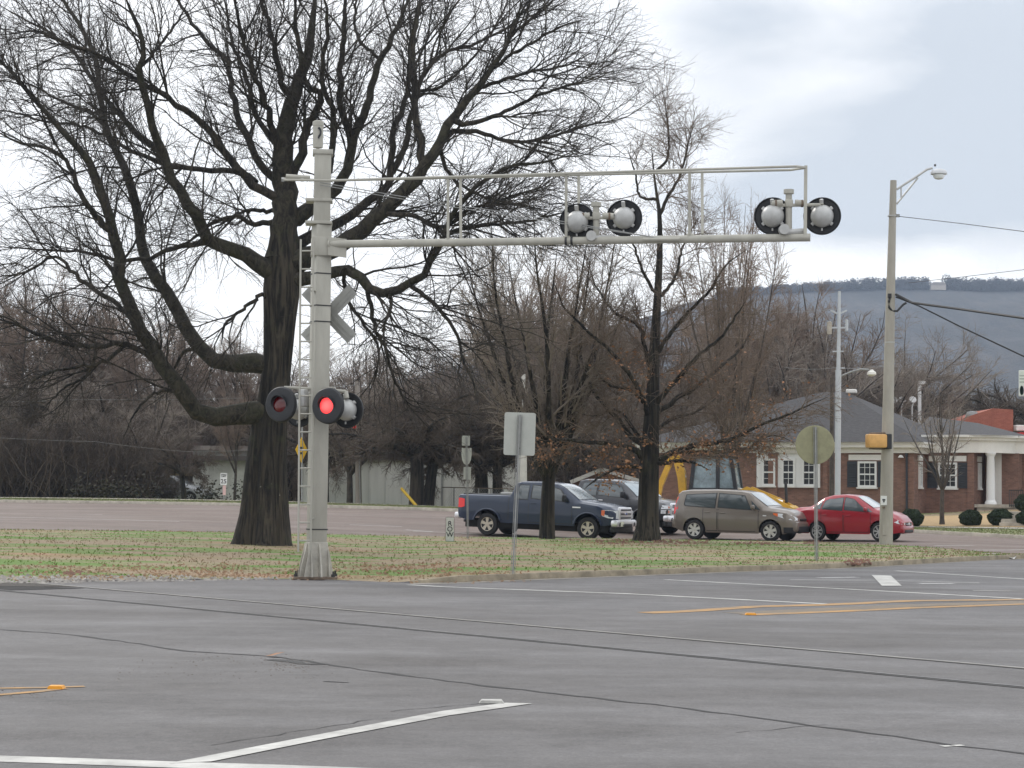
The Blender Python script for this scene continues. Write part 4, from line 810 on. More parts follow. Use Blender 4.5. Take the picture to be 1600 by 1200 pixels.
q = MB(); q.lathe([(0, 0), (.035, 0), (.035, -.03), (0, -.04)], 12, Matrix.Rotation(R(90), 3, 'X'), P_(1381, 793, -.2)); q.build('push_button', M['rust'], lp_); q = MB(); q.box(P_(1383, 828, -.19), (.14, .02, .30)); q.build('handhole_cover', M['polecon'], lp_)
q = MB(); q.tube([P_(1390, 466, -.13), P_(1389, 470, -.17), P_(1389, 480, -.17), P_(1394, 486, -.1), P_(1402, 486, -.05), P_(1411, 476), P_(1416, 473)], .035, 8); q.box(P_(1390, 462, -.16), (.10, .09, .12)); q.build('cable_loop', M['cable'], lp_, True)
def wire(label, pts, rad, sag=0, group=None, m=None):
    P = [U(*p) for p in pts]; o = P[0]; q = MB(); Q = []
    for a, c in zip(P, P[1:]):
        for i in range(8):
            t = i/8; v = a.lerp(c, t)-o; v.z -= sag*4*t*(1-t); Q.append(v)
    Q.append(P[-1]-o); q.tube(Q, rad, 6); ob_ = q.build('overhead_cable', m or M['cable']); ob_.location = o; return tag(ob_, label, 'cable', group)
wire('thin cable leaving the street lamp pole just under its arm', [(1404, 338, 58.6), (1500, 349, 56), (1680, 372, 52)], .011)
wire('thick black cable bundle running right from the street lamp pole', [(1400, 460, 58.5), (1425, 473, 57.8), (1500, 483, 56), (1700, 511, 51)], .038)
wire('black cable sloping down to the right away from the thick bundle', [(1400, 464, 58.6), (1436, 478, 58), (1500, 510, 57.5), (1600, 557, 56.5), (1680, 592, 56)], .024)
wire('very thin wire high before the wooded ridge at the right', [(1420, 442, 90), (1500, 433, 86), (1680, 412, 78)], .012)
wire('faint grey wire crossing the left wood above its middle', [(-60, 628, 102), (120, 624, 102), (380, 622, 102)], .007, .05, None, M['galv'])
wire('faint grey wire low across the left wood', [(-60, 680, 102), (150, 690, 102), (300, 706, 102), (420, 700, 102)], .007, .05, None, M['galv'])
wire('faint grey wire ending at the wooden utility pole', [(410, 612, 101), (480, 606, 101), (558, 602, 101)], .012, 0, None, M['galv'])
wire('slender wire reaching the white utility pole from the left', [(1150, 487, 104), (1310, 483, 104)], .015, .1, None, M['galv'])
wire('slender wire passing the white pole level with its lamp arm', [(1225, 574, 104), (1310, 574, 104), (1385, 571, 96)], .012, .1, None, M['galv'])
# white steel utility pole with lamp
b = on(1308.5, 93); Y = b.y; k = Y/F; wp = thing('utility_pole', 'slim white steel utility pole with small crossarms before the brick bank', 'utility pole', b); P_ = lambda px, py, d=0: U(px, py, Y+d)-b
wpm = mat('white_steel', (.46, .48, .50), .5, var=.08, scale=2); q = MB(); q.tube([Vector((0, 0, -.2)), P_(1310, 578)], 4.6*k, 14); q.tube([P_(1310, 578), P_(1311.5, 455)], [3.2*k, 2.2*k], 10); q.build('pole', wpm, wp, True, 60)
q = MB(); q.bar(P_(1298, 485), P_(1308, 490), .07); q.bar(P_(1323, 485), P_(1312, 490), .07); q.build('crossarm', wpm, wp); q = MB(); q.bar(P_(1299, 512), P_(1322, 512), .07); q.build('crossarm', wpm, wp)
q = MB(); q.lathe([(.11, -.3), (.12, .25), (.04, .3)], 12, None, P_(1296, 512)); q.build('transformer', M['concrete'], wp, True); q = MB(); q.lathe([(.07, -.2), (.07, .3), (.0, .32)], 10, None, P_(1323, 510)); q.build('insulator', wpm, wp)
q = MB(); q.bar(P_(1301, 549), P_(1318, 549), .06); q.bar(P_(1306, 575), P_(1320, 575), .06); q.build('bracket', wpm, wp)
q = MB(); q.tube([P_(1313, 588), P_(1330, 581), P_(1345, 577), P_(1358, 578)], .045, 8); q.build('lamp_arm', M['galv'], wp, True); q = MB(); q.lathe([(0, .14), (.08, .13), (.1, .08), (.2, .02), (.22, -.1), (.12, -.16), (0, -.18)], 16, None, P_(1362, 582)); q.build('lamp_head', mat('lamp_white', (.72, .70, .64), .35), wp, True)
# wooden pole beside it
b = on(1299.5, 97); Y = b.y; P_ = lambda px, py, d=0: U(px, py, Y+d)-b
q = MB(); q.tube([Vector((0, 0, -.2)), P_(1300, 590)], [.13, .09], 10); o = q.build('wooden_pole', M['bark2'], None, True, 60); o.location = b; tag(o, 'dark wooden pole just left of the slim white utility pole', 'pole')
# wooden utility pole behind the signal, right
b = on(560, 100.5); Y = b.y; k = Y/F; up = thing('utility_pole', 'weathered wooden utility pole before the pale warehouse right of the signal', 'utility pole', b); P_ = lambda px, py, d=0: U(px, py, Y+d)-b
q = MB(); q.tube([Vector((0, 0, -.2)), P_(558.5, 596)], [.17, .12], 12); q.build('pole', mat('weathered_wood', (.27, .24, .21), .9, var=.2, scale=3, stretch=(1, 1, .2)), up, True, 60); q = MB(); q.bar(P_(555, 684), P_(573, 684), .08); q.build('bracket', M['galv'], up)
q = MB(); q.lathe([(.0, .1), (.1, .06), (.1, -.06), (0, -.1)], 10, None, P_(553.5, 667, -.2)); q.build('marker_light', M['taill'], up); q = MB(); q.tube([Vector((.1, -.2, 0)), P_(561, 680, -.15)], .03, 6); q.build('conduit', M['galv'], up)
# yellow guy guard
g0, g1 = on(650, 95.5), U(627, 763, 96); o = MB().tube([Vector((0, 0, 0)), g1-g0], .075, 8).build('guy_wire_guard', mat('guard_yellow', (.62, .40, .03), .5), None, True, 60); o.location = g0; tag(o, 'thin yellow guy wire guard leaning left on the far verge', 'guy guard')
# pale concrete pole behind the rectangular sign
b = on(815.5, 96); Y = b.y; k = Y/F; P_ = lambda px, py, d=0: U(px, py, Y+d)-b; o = MB().tube([Vector((0, 0, -.2)), P_(816, 700), P_(816.5, 585)], [8.3*k, 7*k, 4.5*k], 14).build('concrete_pole', mat('pale_concrete', (.52, .50, .46), .8, var=.1, scale=2), None, True, 60); o.location = b; tag(o, 'thick pale concrete pole rising behind the rectangular sign and blue pickup', 'pole')
# small markers on the near pavement
for i, (px, py, lab, m) in enumerate(((768, 1099, 'white raised reflector beside the tip of the slanting white line', M['white']), (88, 1076.5, 'orange yellow raised reflector on the left double yellow line', mat('reflector_orange', (.8, .35, .03), .4)), (1173, 961, 'yellow raised reflector where the far double yellow line starts', bpy.data.materials['reflector_orange']))):
    b = G(px, py); q = MB(); s = (.09, .06, .07)[i]; q.prism([(-s, 0), (s, 0), (s*.8, .022), (-s*.8, .022)], .10); o = q.build('road_reflector', m); o.location = b+Vector((0, 0, .004)); tag(o, lab, 'reflector')
b = G(430, 1027); o = np_mesh('dead_leaf', [(-.09, 0, .01), (-.02, -.05, .02), (.09, .01, .05), (.0, .05, .035)], [(0, 1, 2, 3)], M['leafd']); o.location = b; tag(o, 'single brown leaf lying on the long crack in the asphalt', 'leaf')
# ------------------------------------------------------------------ vehicles
def paint(name, c, metal=.35, rough=.34): return mat(name, c, rough, metal=metal, coat=.7, spec=.5)
class Car:
    def __init__(s, root, L, W, paintm, top, belt, wplan, wtop, zs, axles, wr, arch, mid=.55):
        s.r = root; s.L = L; s.W = W; s.m = paintm; s.top = top; s.belt = belt; s.wp = wplan; s.wt = wtop; s.zs = zs; s.ax = axles; s.wr = wr; s.arch = arch; s.mid = mid
    def I(s, t, x): return float(np.interp(x, [p[0] for p in t], [p[1] for p in t]))
    def zt(s, x): return s.I(s.top, x)
    def zb(s, x): return min(s.I(s.belt, x), s.zt(x)-.02)
    def bot(s, x):
        z = s.I(s.zs, x)
        for a in s.ax:
            d = abs(x-a)
            if d < s.arch: z = max(z, s.wr+math.sqrt(s.arch**2-d*d))
        return min(z, s.zb(x)-.05)
    def y(s, x, z):
        w = s.I(s.wp, x); zb = s.zb(x)
        if z <= zb: return w*float(np.interp(z, [.2, .35, s.mid, zb-.08, zb], [.93, .97, 1, .985, .955]))
        zt = s.zt(x)-.03; yt = min(s.I(s.wt, x), w*.95); t = min(1, (z-zb)/max(.02, zt-zb)); return w*.955*(1-t)+yt*t+.025*math.sin(t*math.pi)*(1 if zt-zb > .2 else 0)
    def shell(s):
        xs = sorted(set([round(v, 3) for v in np.linspace(-s.L/2, s.L/2, 110)]+[round(p[0], 3) for p in s.top]+[round(a+d, 3) for a in s.ax for d in np.linspace(-s.arch, s.arch, 25)]+[round(a+e*(s.arch+.004), 3) for a in s.ax for e in (-1, 1)]))
        q = MB(); rows = []
        for x in xs:
            zb = s.zb(x); zt = s.zt(x); b = s.bot(x); yt = min(s.I(s.wt, x), s.I(s.wp, x)*.95); pts = []
            for f in (0, .12, .3, .5, .7, .88, 1): z = b+(zb-b)*f; pts.append((s.y(x, z), z))
            for f in (.33, .66, 1): z = zb+(zt-.03-zb)*f; pts.append((s.y(x, z), z))
            pts += [(yt-.035, zt-.008), (yt-.10, zt+.004), (yt*.5, zt+.018), (0, zt+.022)]
            full = [(x, -y, z) for y, z in pts]+[(x, y, z) for y, z in reversed(pts[:-1])]; rows.append(full)
        n = len(rows[0]); vs = [p for r_ in rows for p in r_]
        fs = [(i*n+j, (i+1)*n+j, (i+1)*n+j+1, i*n+j+1) for i in range(len(rows)-1) for j in range(n-1)]
        q.add(vs, fs); q.f += [tuple(range(n)), tuple(range((len(rows)-1)*n, len(rows)*n))]; q.m += [0, 0]
        s.body = q.build('body', s.m, s.r, True, 32)
        q = MB(); w = s.W/2-.06
        q.box((0, 0, .42), (s.L-.5, s.W-.32, .30)); 
        q.build('underbody', M['wheelwell'], s.r)
        return s
    def side(s, name, poly, m, off=.006, both=True, parent=None, sides=(-1, 1)):
        for sg in sides:
            poly = list(poly); q = MB(); z0 = min(p[1] for p in poly)+1e-4; z1 = max(p[1] for p in poly)-1e-4; vs = []; nr, nc = 9, 13
            for j in range(nr):
                z = z0+(z1-z0)*j/(nr-1); X = sorted(a[0]+(b[0]-a[0])*(z-a[1])/(b[1]-a[1]) for a, b in zip(poly, poly[1:]+poly[:1]) if (a[1] <= z) != (b[1] <= z)) if isinstance(poly, list) else None
                for i in range(nc): x = X[0]+(X[-1]-X[0])*i/(nc-1); vs.append((x, sg*(s.y(x, z)+off), z))
            q.add(vs, [(j*nc+i, j*nc+i+1, (j+1)*nc+i+1, (j+1)*nc+i) for j in range(nr-1) for i in range(nc-1)]); o = q.build(name, m, parent or s.r, True); s.last = o
        return s
    def sidegrid(s, name, x0, x1, zf0, zf1, m, off, sides=(-1, 1)):   # panel hugging the side between two height functions
        out = []
        for sg in sides:
            q = MB(); X = np.linspace(x0, x1, 12); vs = []
            for x in X:
                a = zf0(x); b = zf1(x)
                for f in np.linspace(0, 1, 7): z = a+(b-a)*f; vs.append((x, sg*(s.y(x, z)+off), z))
            q.add(vs, [(i*7+j, (i+1)*7+j, (i+1)*7+j+1, i*7+j+1) for i in range(11) for j in range(6)]); out.append(q.build(name, m, s.r, True))
        return out
    def door(s, x0, x1, handle=True, hx=None):
        z0 = lambda x: max(s.bot(x)+.06, s.I(s.zs, 0)+.07); z1 = lambda x: s.zb(x)-.015
        s.sidegrid('door_seam', x0-.018, x1+.018, lambda x: z0(x)-.02, z1, M['trim'], .003)
        for sg, o in zip((-1, 1), s.sidegrid('door', x0, x1, z0, z1, s.m, .007)):
            if handle:
                x = hx if hx is not None else x0+.16; z = s.zb(x)-.13; q = MB(); q.box((x, sg*(s.y(x, z)+.022), z), (.19, .03, .035), None, .012); q.build('handle', s.m if handle == 1 else handle, o)
    def topglass(s, name, x0, x1, m, inset0, inset1, off=.012):
        q = MB(); X = np.linspace(x0, x1, 9); vs = []
        for i, x in enumerate(X):
            t = i/8; w = min(s.I(s.wt, x), s.I(s.wp, x)*.95)-(inset0*(1-t)+inset1*t)
            for f in np.linspace(-1, 1, 9): vs.append((x, f*w, s.zt(x)+off+.022*(1-abs(f)**2)*.9+.002))
        q.add(vs, [(i*9+j, (i+1)*9+j, (i+1)*9+j+1, i*9+j+1) for i in range(8) for j in range(8)]); return q.build(name, m, s.r, True)
    def wrap(s, name, pts, m, sg, parent=None, off=.012, end=1):    # lamp wrapping the corner: ('s',x,z0,z1) on the side, ('f',y,z0,z1) on the end
        vs = []
        for k, a, z0, z1 in pts:
            for z in (z0, z1):
                vs.append((a, sg*(s.y(a, z)+off), z) if k == 's' else (end*(s.L/2+off), sg*a, z))
        q = MB(); n = len(pts); q.add(vs, [(2*i, 2*i+2, 2*i+3, 2*i+1) for i in range(n-1)]); return q.build(name, m, parent or s.r, True, 60)
    def wheels(s, rimm, spokes=5, tr=.62, w=.21, twin=False):
        for a in s.ax:
            for sg in (-1, 1):
                Mw = Matrix.Rotation(R(90)*sg, 3, 'X'); c = (a, sg*(s.W/2-.02), s.wr); ri = s.wr*tr; q = MB()     # local z -> outboard (-sg*... )
                Mo = Matrix.Rotation(R(-90)*sg, 3, 'X')
                q.lathe([(ri, -w), (s.wr*.93, -w), (s.wr*.985, -w*.85), (s.wr, -w*.5), (s.wr*.985, -.03), (s.wr*.93, 0.0), (ri*1.06, .004), (ri, -.01)], 40, Mo); t = q.build('wheel', M['rubber'], s.r, True); t.location = c
                q = MB(); q.lathe([(ri*1.01, -.012), (ri*1.0, .004), (ri*.93, .0), (ri*.90, -.035)], 36, Mo); 
                for i in range(spokes):
                    th = 2*math.pi*i/spokes+.3; Ms = Mo @ Matrix.Rotation(th, 3, 'Z')
                    if twin:
                        for o_ in (-.12, .12): q.prism([(ri*.12, -.014), (ri*.93, -.02), (ri*.93, .02), (ri*.12, .014)], ri*.10, Ms @ Matrix.Rotation(o_, 3, 'Z'), Ms @ Vector((0, 0, -.015)))
                    else:
                        vs = [Ms @ Vector(p) for p in ((ri*.15, -ri*.16, -.008), (ri*.95, -ri*.26, -.004), (ri*.95, ri*.26, -.004), (ri*.15, ri*.16, -.008), (ri*.15, -ri*.13, -.04), (ri*.95, -ri*.2, -.04), (ri*.95, ri*.2, -.04), (ri*.15, ri*.13, -.04))]
                        q.add(vs, [(0, 1, 2, 3), (7, 6, 5, 4), (0, 4, 5, 1), (2, 6, 7, 3), (1, 5, 6, 2), (0, 3, 7, 4)])
                q.lathe([(ri*.26, -.03), (ri*.24, .004), (ri*.10, .008), (0, .009)], 16, Mo); q.build('rim', rimm, t, True)
                q = MB(); q.lathe([(0, -.05), (ri*.95, -.05)], 24, Mo); q.build('brake_disc', M['darkmetal'], t)
    def mirror(s, x, z, m, sx=.2, sz=.17):
        for sg in (-1, 1):
            q = MB(); yy = s.y(x, z); q.box((x, sg*(yy+.15), z+.04), (.13, sx, sz), Mz(sg*R(-8)), .05); q.bar((x, sg*(yy-.02), z-.04), (x, sg*(yy+.09), z), .05); q.build('mirror', m, s.r, True)
    def box(s, name, c, d, m, bev=.02, parent=None, Mr=None): q = MB(); q.box(c, d, Mr, bev); return q.build(name, m, parent or s.r, True)
def place(root, base, yaw, x0, x1, dz=0):
    root.rotation_euler = (0, 0, yaw); d = Vector((math.cos(yaw), math.sin(yaw), 0)); a = base+d*x0; c = base+d*x1; za = H(a.x, a.y); zc = H(c.x, c.y)
    root.rotation_euler = (0, math.atan2(za-zc, x1-x0), yaw); root.location = (base.x, base.y, za+(zc-za)*(0-x0)/(x1-x0)+.005+dz)
def pickup(name, lab, base, yaw, pm, rimm, crew=False, grille='ford'):
    r = thing(name, lab, 'pickup truck', base); L = 5.9; cb = -.95 if not crew else -1.1
    c = Car(r, L, 1.98, pm, [(-2.95, 1.36), (-2.9, 1.40), (cb-.03, 1.42), (cb+.02, 1.50), (cb+.16, 1.86), (cb+.35, 1.915), (.2, 1.93), (.72, 1.88), (1.0, 1.76), (1.62, 1.34), (1.70, 1.30), (2.3, 1.24), (2.72, 1.16), (2.84, 1.08), (2.95, 1.0)],
            [(-2.95, 1.33), (cb, 1.33), (1.5, 1.26), (2.3, 1.17), (2.95, .95)], [(-2.95, .93), (-2.8, .985), (2.3, .985), (2.7, .955), (2.88, .90), (2.95, .86)],
            [(-2.95, .92), (cb-.05, .92), (cb+.4, .74), (.5, .73), (1.4, .80), (1.7, .88), (2.95, .80)], [(-2.95, .62), (-2.6, .52), (-1.0, .46), (1.5, .46), (2.5, .50), (2.95, .56)], (-1.80, 1.98), .395, .50, .8).shell()
    # cab glass
    zb = 1.30; A, B = cb+.20, cb+.90
    if crew: wins = [((cb+.22, zb+.03), (cb+.95, zb+.02), (cb+.95, 1.79), (cb+.33, 1.79)), ((cb+1.05, zb+.02), (1.22, zb-.01), (.86, 1.72), (cb+1.05, 1.80))]
    else: wins = [((A-.02, zb+.02), (A+.46, zb+.02), (A+.46, 1.79), (A+.12, 1.79)), ((A+.60, zb+.02), (1.22, zb-.01), (.84, 1.72), (A+.60, 1.80))]
    for w in wins:
        cx = sum(p[0] for p in w)/4; cz = sum(p[1] for p in w)/4; c.side('window_trim', [(cx+(x-cx)*1.07, cz+(z-cz)*1.12) for x, z in w], M['trim'], .004); c.side('side_window', w, M['glass'], .009)
    c.topglass('windscreen', 1.60, .78, M['ws'], .02, .08); c.topglass('rear_window', cb+.06, cb+.16, M['glass'], .2, .25)
    q = MB(); q.tube([(1.63, -.3, 1.37), (1.50, .15, 1.44)], .012, 6); q.tube([(1.63, .35, 1.37), (1.5, .72, 1.43)], .012, 6); q.build('wipers', M['trim'], r)
    if crew: c.door(cb+.15, cb+1.0, M['chrome'], cb+.3); c.door(cb+1.05, 1.38, M['chrome'], cb+1.2)
    else: c.door(A+.52, 1.38, 1, A+.68)
    c.mirror(1.12, 1.36, M['black'], .24, .24); c.wheels(rimm, 5, .60)
    c.sidegrid('bed_seam', cb-.06, cb-.04, lambda x: .58, lambda x: 1.38, M['trim'], .003)
    for sg in (-1, 1):
        # wheel arch lips
        for a in c.ax:
            q = MB(); P = [(a+.53*math.cos(t), sg*(c.y(a, .8)+.012), .395+.53*math.sin(t)) for t in np.linspace(.25, math.pi-.25, 18)]; q.tube(P, .035, 6); q.build('arch_lip', pm, r, True)
        c.wrap('tail_light', [('s', -2.68, .98, 1.24), ('s', -2.8, .94, 1.27), ('s', -2.945, .94, 1.27), ('f', .78, .94, 1.27)], M['taill'], sg, end=-1)
    # bed: dark lid standing in for the shaded inside of the open bed, rails
    q = MB(); q.box((-1.95, 0, 1.39), (1.78, 1.5, .1)); q.build('bed_shade_lid', M['trim'], r); q = MB(); q.box((-1.15, -.55, 1.47), (.55, .4, .10), None, .02); q.build('tool_box', M['silver'], r)
    c.box('rear_bumper', (-2.99, 0, .66), (.22, 1.86, .22), M['chrome'], .05); c.box('tow_hitch', (-3.05, 0, .46), (.2, .1, .1), M['black'])
    xf = 2.95; n = 3 if grille == 'ford' else 2
    if grille == 'ford':
        g = c.box('grille', (xf-.0, 0, .93), (.10, 1.18, .44), M['chrome'], .05)
        for i in range(3): c.box('grille_opening', (xf+.045, 0, .79+i*.135), (.025, .98, .055), M['black'], .01, g)
        q = MB(); q.lathe([(.0, .012), (.07, .01), (.075, 0), (.075, -.02)], 24, Matrix.Rotation(R(90), 3, 'Y') @ Matrix.Diagonal((.45, 1.25, 1)), (xf+.065, 0, .925)); q.build('badge', mat('blue_badge', (.02, .05, .22), .25, coat=.5), g, True)
        q = MB(); q.lathe([(.078, .004), (.092, .006), (.094, 0), (.094, -.02)], 24, Matrix.Rotation(R(90), 3, 'Y') @ Matrix.Diagonal((.5, 1.22, 1)), (xf+.062, 0, .925)); q.build('badge_ring', M['chrome'], g, True)
    else:
        g = c.box('grille', (xf-.0, 0, .93), (.09, 1.30, .46), M['chrome'], .03)
        for z in (.82, 1.04): c.box('grille_opening', (xf+.04, 0, z), (.02, 1.22, .13), M['black'], .01, g)
        for z in (.80, .84, 1.02, 1.06): c.box('grille_bar', (xf+.047, 0, z), (.012, 1.18, .014), M['chrome'], .003, g)
        q = MB(); q.box((xf+.055, 0, .93), (.02, .30, .055)); q.box((xf+.055, 0, .93), (.019, .12, .10)); q.build('badge', mat('gold_badge', (.65, .45, .12), .3, metal=.5), g)
    for sg in (-1, 1):
        if grille == 'ford':
            h = c.wrap('headlight', [('s', 2.50, .84, 1.05), ('s', 2.70, .78, 1.05), ('s', 2.86, .76, 1.03), ('f', .80, .76, 1.02), ('f', .60, .76, 1.08)], M['headl'], sg); c.wrap('indicator', [('s', 2.47, .87, 1.04), ('s', 2.53, .85, 1.04), ('s', 2.585, .84, 1.04)], M['amber'], sg, h, .018)
        else:
            for z0, z1 in ((.94, 1.07), (.77, .91)): h = c.wrap('headlight', [('s', 2.72, z0, z1), ('s', 2.86, z0, z1), ('f', .82, z0, z1), ('f', .66, z0, z1)], M['headl'], sg); c.wrap('indicator', [('f', .84, z0+.03, z1-.03), ('f', .76, z0+.03, z1-.03)], M['amber'], sg, h, .02)
    fb = c.box('front_bumper', (xf-.02, 0, .60), (.26, 1.92, .24), M['chrome'], .07); c.box('bumper_intake', (xf+.10, 0, .53), (.05, .95, .12), M['black'], .02, fb); c.box('air_dam', (xf-.1, 0, .40), (.2, 1.75, .18), M['trim'], .03)
    for sg in (-1, 1): q = MB(); q.lathe([(0, .0), (.065, 0), (.065, -.03)], 16, Matrix.Rotation(R(90), 3, 'Y'), (xf+.115, sg*.70, .57)); q.build('fog_light', M['black'], fb)
    c.box('number_plate', (xf+.12, -.0 if crew else -.50, .58), (.01, .32, .17), mat('plate', (.62, .62, .50), .5), .005)
    if not crew:
        q = MB()
        for i in range(4): q.box((.40+i*.085, -(c.y(.5, .95)+.010), .98), (.055, .004, .05))
        for i in range(5): q.box((.38+i*.075, -(c.y(.5, .88)+.010), .885), (.05, .004, .045))
        q.build('door_lettering', mat('door_mark', (.30, .31, .30), .6), r)
        q = MB(); q.box((1.55, -(c.y(1.55, 1.1)+.008), 1.10), (.30, .008, .045)); q.build('fender_badge', M['chrome'], r)
    return r
yaw = R(-24); blue = paint('dark_blue_paint', (.004, .017, .050), .0, .45); grey = paint('dark_grey_paint', (.040, .040, .045), .3)
b = on(851.5, 69.6); t = pickup('pickup_truck', 'dark blue pickup with lettering on its door behind the upswept tree', b, 0, blue, M['beige_alloy']); place(t, b, yaw, -1.8, 1.98)
b = on(957, 74.2); t = pickup('pickup_truck', 'charcoal grey pickup half hidden by the oak trunk behind the blue one', b, 0, grey, M['beige_alloy'], True, 'bow'); place(t, b, R(-37), -1.8, 1.98)
# boxy tan hatchback
b = on(1158.5, 69.2); r = thing('hatchback', 'tan boxy hatchback waiting between the oak and the red sedan', 'car', b); tanp = paint('tan_paint', (.20, .172, .145), .35)
c = Car(r, 4.14, 1.80, tanp, [(-2.07, 1.02), (-2.04, 1.10), (-1.90, 1.50), (-1.80, 1.57), (-1.5, 1.605), (-.6, 1.625), (.2, 1.60), (.48, 1.55), (1.16, 1.10), (1.24, 1.07), (1.75, 1.00), (1.95, .92), (2.03, .80), (2.07, .70)],
        [(-2.07, .98), (-1.6, 1.04), (1.2, .98), (1.8, .90), (2.07, .68)], [(-2.07, .74), (-1.95, .84), (-1.7, .895), (1.5, .90), (1.8, .85), (2.0, .74), (2.07, .66)], [(-2.07, .72), (-1.8, .70), (.3, .68), (1.1, .76), (1.3, .80), (2.07, .6)],
        [(-2.07, .40), (-1.7, .24), (1.7, .24), (2.07, .34)], (-1.31, 1.26), .325, .385, .66).shell()
for w in [((-1.66, 1.10), (-.62, 1.04), (-.60, 1.50), (-1.60, 1.46)), ((-.50, 1.04), (.62, 1.00), (.34, 1.46), (-.48, 1.50)), ((.68, 1.01), (.92, 1.0), (.60, 1.28))]:
    n_ = len(w); cx = sum(p[0] for p in w)/n_; cz = sum(p[1] for p in w)/n_; c.side('window_trim', [(cx+(x-cx)*1.06, cz+(z-cz)*1.10) for x, z in w], M['trim'], .004); c.side('side_window', w, M['glass'], .009)
c.topglass('windscreen', 1.13, .52, M['ws'], .02, .08); c.topglass('rear_window', -1.99, -1.91, M['glass'], .12, .12)
c.door(-1.0, -.54, 1, -.85); c.door(-.48, .86, 1, -.34); c.mirror(.72, 1.04, tanp, .19, .15); c.wheels(M['alloy'], 6, .66, .2)
for sg in (-1, 1):
    c.wrap('tail_light', [('s', -1.90, 1.0, 1.40), ('s', -1.99, .86, 1.24), ('s', -2.055, .80, 1.0), ('f', .66, .84, 1.0)], M['taill'], sg, end=-1)
    h = c.wrap('headlight', [('s', 1.40, .84, .90), ('s', 1.65, .76, .89), ('s', 1.9, .70, .86), ('s', 2.04, .68, .78), ('f', .58, .68, .76)], M['headl'], sg); c.wrap('indicator', [('s', 1.37, .86, .91), ('s', 1.46, .82, .90), ('s', 1.52, .80, .895)], M['amber'], sg, h, .02)
[c.sidegrid('lower_bumper', 1.70, 2.06, lambda x: .27, lambda x: .46, M['black'], .012)]; c.box('front_bumper', (2.02, 0, .48), (.24, 1.50, .34), tanp, .09); c.box('lower_grille', (2.11, 0, .40), (.10, 1.30, .20), M['black'], .04); c.box('grille', (2.075, 0, .70), (.04, .62, .07), M['black'], .02); c.box('rear_bumper', (-2.05, 0, .52), (.16, 1.6, .30), tanp, .07)
c.side('side_badge', [(1.02, .80), (1.14, .80), (1.14, .835), (1.02, .835)], M['chrome'], .008)
place(r, b, R(-27), -1.31, 1.26); r.scale = (1.08, 1.02, 1.07)
# red sedan
b = on(1334, 68.6); r = thing('sedan', 'shiny red sedan with lit tail lamp behind the street lamp pole', 'car', b); redp = paint('red_paint', (.30, .008, .018), .1, .3)
def sedan(r, pm, rimm, L=4.45):
    c = Car(r, L, 1.73, pm, [(-2.22, .98), (-2.18, 1.06), (-2.0, 1.11), (-1.62, 1.13), (-1.5, 1.16), (-.95, 1.45), (-.6, 1.525), (-.1, 1.545), (.28, 1.51), (.42, 1.46), (1.13, 1.08), (1.2, 1.05), (1.75, .94), (2.0, .84), (2.12, .74), (2.225, .62)],
            [(-2.22, .95), (-1.6, 1.03), (.0, .98), (1.2, .93), (1.8, .82), (2.225, .6)], [(-2.22, .70), (-2.1, .79), (-1.8, .85), (1.5, .865), (1.9, .79), (2.12, .66), (2.225, .55)], [(-2.22, .7), (-1.8, .66), (-1.3, .58), (-.5, .60), (.3, .60), (1.1, .72), (1.3, .76), (2.225, .5)],
            [(-2.22, .42), (-1.8, .25), (1.7, .22), (2.225, .30)], (-1.17, 1.33), .315, .37, .6).shell()
    for w in [((-1.40, 1.09), (-1.06, 1.06), (-.98, 1.32)), ((-1.0, 1.05), (-.16, 1.02), (-.14, 1.44), (-.62, 1.43), (-.88, 1.33)), ((-.06, 1.02), (.78, .98), (.80, 1.02), (.30, 1.38), (-.05, 1.44)), ((.86, .98), (1.08, .96), (.88, 1.10))]:
        n_ = len(w); cx = sum(p[0] for p in w)/n_; cz = sum(p[1] for p in w)/n_; c.side('window_trim', [(cx+(x-cx)*1.06, cz+(z-cz)*1.10) for x, z in w], M['trim'], .004); c.side('side_window', w, M['glass'], .009)
    c.topglass('windscreen', 1.10, .40, M['ws'], .02, .08); c.topglass('rear_window', -1.46, -.92, M['glass'], .06, .08)
    c.door(-1.0, -.12, 1, -.86); c.door(-.06, 1.0, 1, .10); c.mirror(.84, 1.01, pm, .17, .14); c.wheels(rimm, 7, .68, .19, True)
    for sg in (-1, 1):
        c.wrap('tail_light', [('s', -1.98, .90, 1.03), ('s', -2.12, .84, 1.03), ('s', -2.21, .80, .98), ('f', .5, .82, .96)], M['taill'], sg, end=-1)
        c.wrap('headlight', [('s', 1.68, .76, .80), ('s', 1.85, .66, .77), ('s', 2.05, .58, .70), ('s', 2.19, .56, .63), ('f', .40, .54, .6)], M['headl'], sg)
    c.box('front_bumper', (2.14, 0, .40), (.22, 1.28, .30), pm, .09); g = c.box('grille', (2.225, 0, .56), (.05, .62, .10), M['black'], .02); c.box('grille_bar', (2.25, 0, .56), (.01, .6, .015), M['chrome'], .004, g); c.box('badge', (2.255, 0, .57), (.012, .10, .09), M['chrome'], .02, g); c.box('lower_grille', (2.235, 0, .33), (.06, .9, .10), M['black'], .02); c.box('rear_bumper', (-2.2, 0, .55), (.16, 1.5, .34), pm, .07)
    return c
sedan(r, redp, M['silver']); place(r, b, R(-28), -1.0, 1.13); r.scale = (.87, 1.02, 1.02)
b = on(266, 109); r = thing('sedan', 'pale silver car parked among brush before the small dark house', 'car', b); sedan(r, paint('silver_car_paint', (.42, .43, .44), .5), M['silver']); place(r, b, R(-8), -1.17, 1.33)
